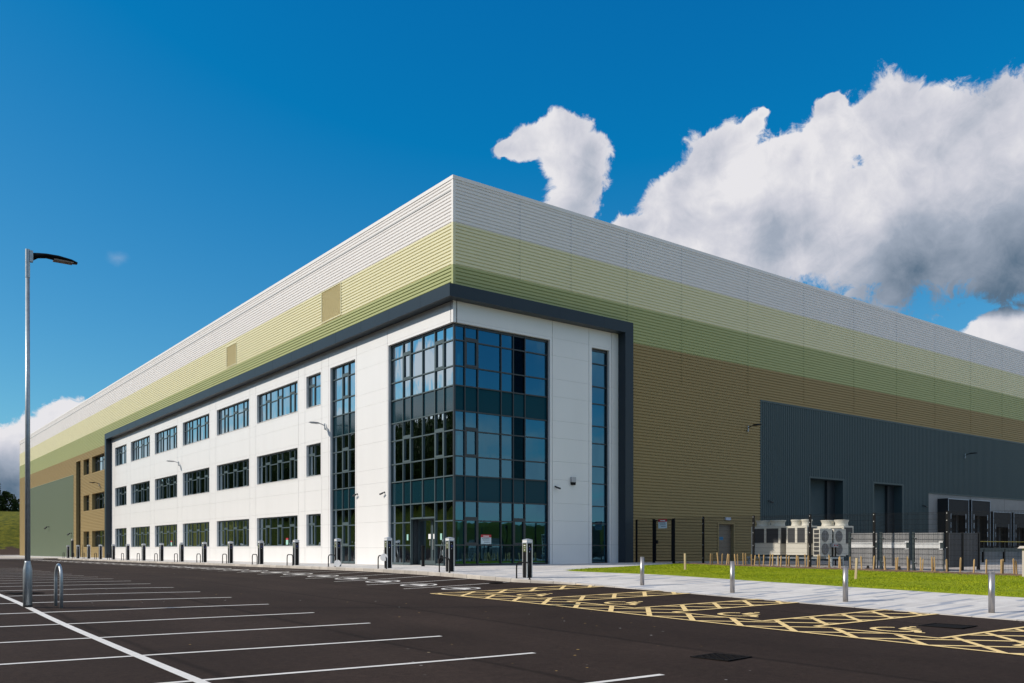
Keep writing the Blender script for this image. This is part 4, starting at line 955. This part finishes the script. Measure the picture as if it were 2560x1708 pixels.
# ------------------------------------------------------------------ mesh security fence
fz=lambda y:pz(11.6,y)+.0
FY=[-.3,-1.57,-2.95,-4.9]+[-4.9-3.02*k for k in range(1,7)]
fo=empty('mesh_fence',(11.6,0,0),'tall black welded mesh fence with a gate running out from the building','fence')
for i,y in enumerate(FY):
    w=.075 if i in (1,2) else .045; t=2.36 if i>2 else 2.30
    mb=MB(); mb.box(-.03,.03,y-w,y+w,fz(y)-.02,fz(y)+t); po=mb.build('post','black',fo)
    if i>2:
        for zz in (.3,.95,1.55,2.0,2.28): mb=MB(); mb.tube([(-.03,y,fz(y)+zz),(-.045,y,fz(y)+zz)],.02,6); mb.build('bolt','alu',po)
def wires(mb,y0,y1,z0,z1,zb0,zb1):
    n=int(abs(y1-y0)/.05)
    for i in range(1,n):
        y=y0+(y1-y0)*i/n; b=zb0+(zb1-zb0)*i/n; mb.box(-.003,.003,y-.003,y+.003,b+z0,b+z1)
    for zz in [z0]+[z0+.2*k for k in range(1,12)]+[z1]:
        if zz<=z1:
            for xx in (-.006,.006):
                a=.003; n_=len(mb.v); mb.v+=[(xx-a,y0,zb0+zz-a),(xx+a,y0,zb0+zz-a),(xx+a,y0,zb0+zz+a),(xx-a,y0,zb0+zz+a),(xx-a,y1,zb1+zz-a),(xx+a,y1,zb1+zz-a),(xx+a,y1,zb1+zz+a),(xx-a,y1,zb1+zz+a)]
                mb.f+=[(n_,n_+1,n_+5,n_+4),(n_+1,n_+2,n_+6,n_+5),(n_+2,n_+3,n_+7,n_+6),(n_+3,n_,n_+4,n_+7)]
for i in range(len(FY)-1):
    if i==1: continue
    mb=MB(); wires(mb,FY[i]-.03,FY[i+1]+.03,.05,2.32,fz(FY[i]),fz(FY[i+1])); mb.build('mesh_panel','black',fo)
mb=MB(); y0,y1=-1.67,-2.86; zb=fz(-2.2)
mb.box(-.025,.025,y1,y0,zb+2.2,zb+2.25); mb.box(-.025,.025,y1,y0,zb+.08,zb+.13); mb.box(-.025,.025,y0-.05,y0,zb+.131,zb+2.199); mb.box(-.025,.025,y1,y1+.05,zb+.131,zb+2.199); ga=mb.build('gate','black',fo)
mb=MB(); wires(mb,y0,y1,.12,2.2,zb,zb); mb.build('mesh_infill','black',ga)
mb=MB(); mb.box(-.06,.06,y0-.16,y0-.05,zb+1.0,zb+1.18); mb.build('lock_box','black',ga)
class GF:   # gate plane facing the car park (-X), u grows towards the camera
    def p(s,u,z,d): return (11.6-d,-u,z)
# sign hangs on the gate
sign(type('G',(),{'p':staticmethod(lambda u,z,d:(11.6-d,-u,z))})(),1.93,1.86,.60,.48,.04,'red and white warning sign hanging on the black mesh gate')
# ------------------------------------------------------------------ timber stakes
sx_=[1777,1782,1797,1806,1818,1824,1840,1846,1860,1866,1880,1887,1900,1910,1926,1933,1947,1953,1968,1974,1992,1999,2015,2022,2045,2050,2073,2076,2099,2103,2128,2156,2185,2212,2215,2241,2244,2271,2274,2303,2307,2333,2339,2369,2402,2436,2468,2505,2509,2538,2544]
def L_y(x,X):
    W_=X+22.29; k=(x-1280)/2190; t=(W_*.7955-k*W_*.6060)/(k*.7950+.6066); return -33.68+t
stake=MB(); stake.frustum(0,0,-.06,.50,.024,.024,.022,.022); stake.frustum(0,0,.50,.55,.022,.022,.010,.010); 
st0=None
for i,x in enumerate(sx_):
    X=10.35+rng.uniform(-.14,.14); y=L_y(x,X)
    if st0 is None: st0=stake.build('wooden_stake','wood'); o=st0
    else: o=st0.copy(); COL.objects.link(o)
    o.location=(X,y,pz(X,y)+.03); o.rotation_euler=(rng.normal(0,.045),rng.normal(0,.045),rng.uniform(0,1.5)); o.scale=(1,1,rng.uniform(.92,1.1))
    one='first second third fourth fifth sixth seventh eighth ninth tenth eleventh twelfth thirteenth fourteenth fifteenth sixteenth seventeenth eighteenth nineteenth'.split(); n_=i+1
    od=one[n_-1] if n_<20 else ({2:'twentieth',3:'thirtieth',4:'fortieth',5:'fiftieth'}[n_//10] if n_%10==0 else {2:'twenty',3:'thirty',4:'forty',5:'fifty'}[n_//10]+' '+one[n_%10-1])
    pos=['near the door','by the cooling units','by the grey gates','by the dock yard'][0 if x<1860 else 1 if x<2125 else 2 if x<2370 else 3]
    tag(o,f'short timber stake {pos}, {od} from the left','stake','short timber stakes in the row along the fence')
mb=MB(); mb.frustum(0,0,-.1,.68,.036,.036,.034,.034); o=mb.build('wooden_stake','woodpale'); o.location=(5.02,-9.54,pz(5.02,-9.54)+.02); o.rotation_euler=(0,-.03,.3); tag(o,'upright pale timber stake standing alone in the far part of the lawn','stake')
mb=MB(); mb.frustum(0,0,-.1,.72,.036,.036,.034,.034); o=mb.build('wooden_stake','woodpale'); o.location=(4.9,-17.19,pz(4.9,-17.19)+.02); o.rotation_euler=(.02,.10,.3); tag(o,'leaning timber stake in the lawn beside the third steel bollard','stake')
# ------------------------------------------------------------------ rooftop style cooling units on the ground
def vrf(x0,y0,wx,wy,z0,hb,label,nf=2,gm='acdark',group='large beige cooling units'):
    o=empty('cooling_unit',(x0,y0,z0),label,'cooling unit',group)
    mb=MB(); mb.box(0,wx,-wy,0,.06,hb); mb.build('casing','acbeige',o)
    mb=MB(); mb.box(.08,wx-.08,-wy+.08,-.08,0,.06); mb.build('feet','frame_dark',o)
    g=MB(); n=2
    for i in range(n):
        a=-.06-(wy-.12)*i/n; b=-.06-(wy-.12)*(i+1)/n
        g.box(-.012,0,a-.05,b+.05,hb*.42,hb-.08)
    g.box(.08,wx-.08,-wy-.012,-wy,hb*.42,hb-.08)
    gg=g.build('coil_grille',gm,o)
    s=MB()
    for i in range(1,n): 
        y=-.06-(wy-.12)*i/n
        s.box(-.022,0,y-.06,y+.06,hb*.42+.03,hb-.11)
    s.box(-.018,-.012,-wy+.06,-.06,hb*.42-.0,hb*.42+.03); s.box(-.018,-.012,-wy+.06,-.06,hb-.11,hb-.08)
    s.build('guard_bars','acbeige',gg)
    for i in range(nf):
        yc=-wy*(i+.5)/nf; f=MB(); r=min(wy/nf,wx)*.46
        f.lathe(wx/2,yc,[(r*.95,hb),(r*.86,hb+.08),(r*.86,hb+.17),(r*1.0,hb+.27),(r*1.02,hb+.30),(r*.9,hb+.30),(r*.8,hb+.12)],24,caps=False)
        fo_=f.build('fan_cowl','acbeige',o,smooth=True); f=MB(); f.lathe(wx/2,yc,[(r*.8,hb+.20),(.02,hb+.21)],16,caps=False); f.build('fan_grille','acdark',fo_)
zg=.02
vrf(14.2,-5.80,.85,1.72,.42+zg,1.47,'shaded beige cooling unit with twin fan cowls nearest the building')
vrf(14.2,-7.86,.85,1.16,.42+zg,1.47,'sunlit beige cooling unit with twin fan cowls in the middle of the row')
vrf(16.2,-8.2,.85,1.5,.42+zg,1.47,'beige twin cowl cooling unit standing behind the slim condensers')
def cond(x0,y0,label):
    o=empty('condenser_unit',(x0,y0,.40),label,'condenser unit','slim two fan condensers')
    mb=MB(); mb.box(0,.38,-.0,-.0,0,0) if 0 else None
    mb.box(-.0,.98,-.36,0,.04,1.34); mb.build('casing','acbeige',o)
    for zc in (.38,.99):
        f=MB(); f.tube([(.40,-.36,zc),(.40,-.385,zc)],.27,20); fo_=f.build('fan','fangrey',o)
        f=MB()
        for k in range(3): 
            r=.09+.085*k; pts=[(.40+r*math.cos(t),-.39,zc+r*math.sin(t)) for t in np.linspace(0,2*math.pi,21)]; f.tube(pts,.004,4,caps=False)
        f.box(.395,.405,-.394,-.386,zc-.27,zc+.27); f.box(.13,.67,-.394,-.386,zc-.005,zc+.005); f.build('fan_guard','lampgrey',fo_)
    g=MB()
    for k in range(6): g.box(-.008,0,-.31,-.05,.12+k*.2,.28+k*.2)
    g.build('side_grille','acdark',o)
cond(13.81,-9.62,'slim beige condenser with two stacked fans beside the tall units')
cond(14.95,-9.62,'slim beige condenser with two stacked fans by the grey screen gate')
ib=empty('isolator_box',(14.70,-10.08,.42),'small grey isolator box with two red switches by the condensers','switch box')
mb=MB(); mb.box(-.1,.35,-.06,.06,.45,.64); mb.build('box','lampgrey',ib); 
for x in (-.06,.2): mb=MB(); mb.box(x,x+.04,-.03,.03,-.42,.45); mb.build('leg','black',ib)
for x in (.05,.25): mb=MB(); mb.tube([(x,-.06,.54),(x,-.09,.54)],.035,8); mb.build('switch','red',ib)
bf=empty('steel_base_frame',(14.0,-5.6,pz(14,-7)),'raised galvanised base frame under the cooling units','base frame')
mb=MB(); mb.box(.1,.2,-4.8,0,.30,.38); mb.box(1.0,1.1,-4.8,0,.30,.38); mb.box(.2,1.0,-4.8,-4.7,.30,.38); mb.box(.2,1.0,-.1,0,.30,.38); mb.build('rail','galv',bf)
for y in (-.1,-1.8,-3.4,-4.75):
    for x in (.15,1.05):
        mb=MB(); mb.box(x-.04,x+.04,y-.04,y+.04,-.05,.299); mb.build('leg','galv',bf)
# ------------------------------------------------------------------ grey screen gates round the plant compound
def screen(x,y0,y1,latch,label,k):
    zb=pz(x,(y0+y1)/2); o=empty('screen_gate',(x,y0,zb),label,'gate','grey boarded gates of the compound'); w=y0-y1
    mb=MB(); n=26
    for i in range(n): mb.box(-.02+(.008 if i%2 else 0),.02,-.06-(w-.12)*i/n,-.06-(w-.12)*(i+1)/n,.14,1.52)
    mb.build('boards','slatgrey',o)
    mb=MB(); mb.box(-.035,-.021,-w+.07,-.07,.90,1.12); mb.build('white_band','paper',o)
    mb=MB(); mb.box(-.05,.05,-.05,.05,-.05,1.56); mb.build('post','bindark',o)
    mb=MB(); mb.box(-.05,.05,-w+.045,-w+.055+.0,0,1.5); mb.build('closing_post','bindark',o)
    if latch:
        mb=MB(); mb.box(-.045,-.036,-w+.07,-w+.24,.84,1.18); lo=mb.build('latch_plate','paper',o)
        mb=MB(); mb.box(-.055,-.046,-w+.06,-w+.17,.90,1.12); mb.build('latch','bindark',lo)
    for z in (.30,1.30): mb=MB(); mb.box(-.065,.0,-.12,-.051,z,z+.03); mb.build('hinge','galv',o)
    mb=MB(); mb.box(-.03,.03,-w+.45,-w+.53,.02,.14); mb.tube([(-.04,-w+.49,.05),(.04,-w+.49,.05)],.05,8); mb.build('wheel','rubber',o)
screen(12.4,-12.38,-13.70,True,'grey boarded gate with white band next to the condensers',0)
screen(12.4,-13.82,-15.10,True,'grey boarded gate with white band in the middle of the screen',1)
screen(12.4,-15.22,-16.5,True,'grey boarded gate with white band and latch plate at the corner of the screen',2)
def sscreen(x0,x1,label):
    y=-16.6; zb=pz(x0,y); o=empty('side_fence',(x0,y,zb),label,'fence panel','shade-toned boarded side panels of the compound'); w=x1-x0
    mb=MB(); n=20
    for i in range(n): mb.box(.05+(w-.1)*i/n,.05+(w-.1)*(i+1)/n,-.02+(.008 if i%2 else 0),.02,.14,1.52)
    mb.build('boards','slatshade',o); mb=MB(); mb.box(w-.05,w+.05,-.05,.05,-.05,1.55); mb.build('post','black',o)
sscreen(12.45,13.57,'shade-toned boarded side panel meeting the gate at the compound corner'); sscreen(13.62,14.97,'shade-toned boarded side panel farther along, towards the dock yard')
# concrete cabinet at the right edge
cb=empty('concrete_pillar',(9.5,-20.55,pz(9.5,-20.5)),'pale concrete pillar with an overhanging cap at the right edge of the picture','pillar')
mb=MB(); mb.box(0,.7,-.9,.0,-.05,1.0); mb.build('shaft','yard',cb); mb=MB(); mb.frustum(.35,-.45,1.0,1.08,.46,.56,.40,.50); mb.build('cap_stone','yard',cb)
# dark upright with a pale cap near the far end of the wall
sp=empty('dark_upright',(-1.0,79.1,pz(-1,79.1)),'thin dark upright with pale top by the far grey green panel','post')
mb=MB(); mb.box(-.12,.12,-.14,.14,0,1.95); mb.build('column','frame_dark',sp); mb=MB(); mb.frustum(0,0,1.95,2.15,.10,.10,.07,.07); mb.build('pale_cap','lightband',sp)
# ------------------------------------------------------------------ trees on the bank
def tree_mesh(name,seed,H,R,n=4200,ls=.40):
    r=np.random.default_rng(seed); k=26
    cen=np.c_[r.normal(0,.42,k)*R,r.normal(0,.42,k)*R,H*(.10+.82*r.random(k))]; cr=R*r.uniform(.30,.52,k)*(1.15-.45*cen[:,2]/H)
    idx=r.integers(0,k,n); d=r.normal(size=(n,3)); d/=np.linalg.norm(d,axis=1)[:,None]; p=cen[idx]+d*(cr[idx]*r.uniform(.65,1.05,n))[:,None]
    u=r.normal(size=(n,3)); u/=np.linalg.norm(u,axis=1)[:,None]; w=np.cross(u,r.normal(size=(n,3))); w/=np.linalg.norm(w,axis=1)[:,None]; s=(ls*r.uniform(.5,1.2,n))[:,None]
    v=np.empty((n*4,3)); v[0::4]=p-u*s; v[1::4]=p-w*s*.6; v[2::4]=p+u*s; v[3::4]=p+w*s*.6
    me=bpy.data.meshes.new(name); me.vertices.add(n*4); me.vertices.foreach_set('co',v.ravel()); me.loops.add(n*4); me.loops.foreach_set('vertex_index',np.arange(n*4)); me.polygons.add(n); me.polygons.foreach_set('loop_start',np.arange(0,n*4,4)); me.polygons.foreach_set('loop_total',np.full(n,4)); me.update(); me.validate()
    return me,cen
TREES=[]
for i in range(3):
    H=(11,13,9.5)[i]; R=(4.6,5.2,4.4)[i]; t=empty('tree',(0,0,0),'','tree','trees along the top of the grass bank')
    me,cen=tree_mesh('crown',i+3,H,R); link('crown',me,'leaf',t)
    mb=MB(); mb.tube([(0,0,-.4),(.1,0,H*.2),(.0,.1,H*.45),(.1,.0,H*.75)],[.32,.25,.17,.05],7)
    for c in cen[:8]: mb.tube([(0,.05,H*.28),tuple(c*np.array([.5,.5,1])-np.array([0,0,H*.08])),tuple(c)],[.12,.07,.02],5)
    mb.build('trunk','bark',t); TREES.append(t)
k=0
def place_tree(x,y,s,label):
    global k
    z=float(terrain(np.array(x),np.array(y)))-.1; i=k%3
    if k<3: o=TREES[i]; o.location=(x,y,z); o['label']=label
    else: o=copy_tree(TREES[i],(x,y,z),label)
    o.rotation_euler=(0,0,rng.uniform(0,6.28)); o.scale=(s,s,s*rng.uniform(.85,1.15)); k+=1
place_tree(5.6,187.,.50,'dark leafy tree nearest the end of the warehouse on the far bank'); place_tree(2.0,187.5,.56,'dark leafy tree in the middle of the clump on the far bank'); place_tree(-1.6,188.,.52,'dark leafy tree at the very left edge on the far bank')
place_tree(8.2,188.5,.38,'small dark bush at the right end of the clump on the far bank')
for o_ in [q for q in COL.objects if q.name.startswith('tree') and q.parent is None and q.location.y>186 and -3<q.location.x<9]: o_.location.z-=1.1
for y in np.arange(-70,430,5.5): place_tree(-76+rng.uniform(-4,4),y+rng.uniform(-1.5,1.5),rng.uniform(1.15,1.5),'dark green tree in the front row along the bank, only reflected in the office windows')
for x0,st,n0 in ((-92,9.5,-60),(-112,11,40)):
    for y in np.arange(n0,440,st): place_tree(x0+rng.uniform(-5,5),y+rng.uniform(-3,3),rng.uniform(1.5,1.9),'tall dark tree on the wooded hill behind the bank, seen reflected in the office windows')
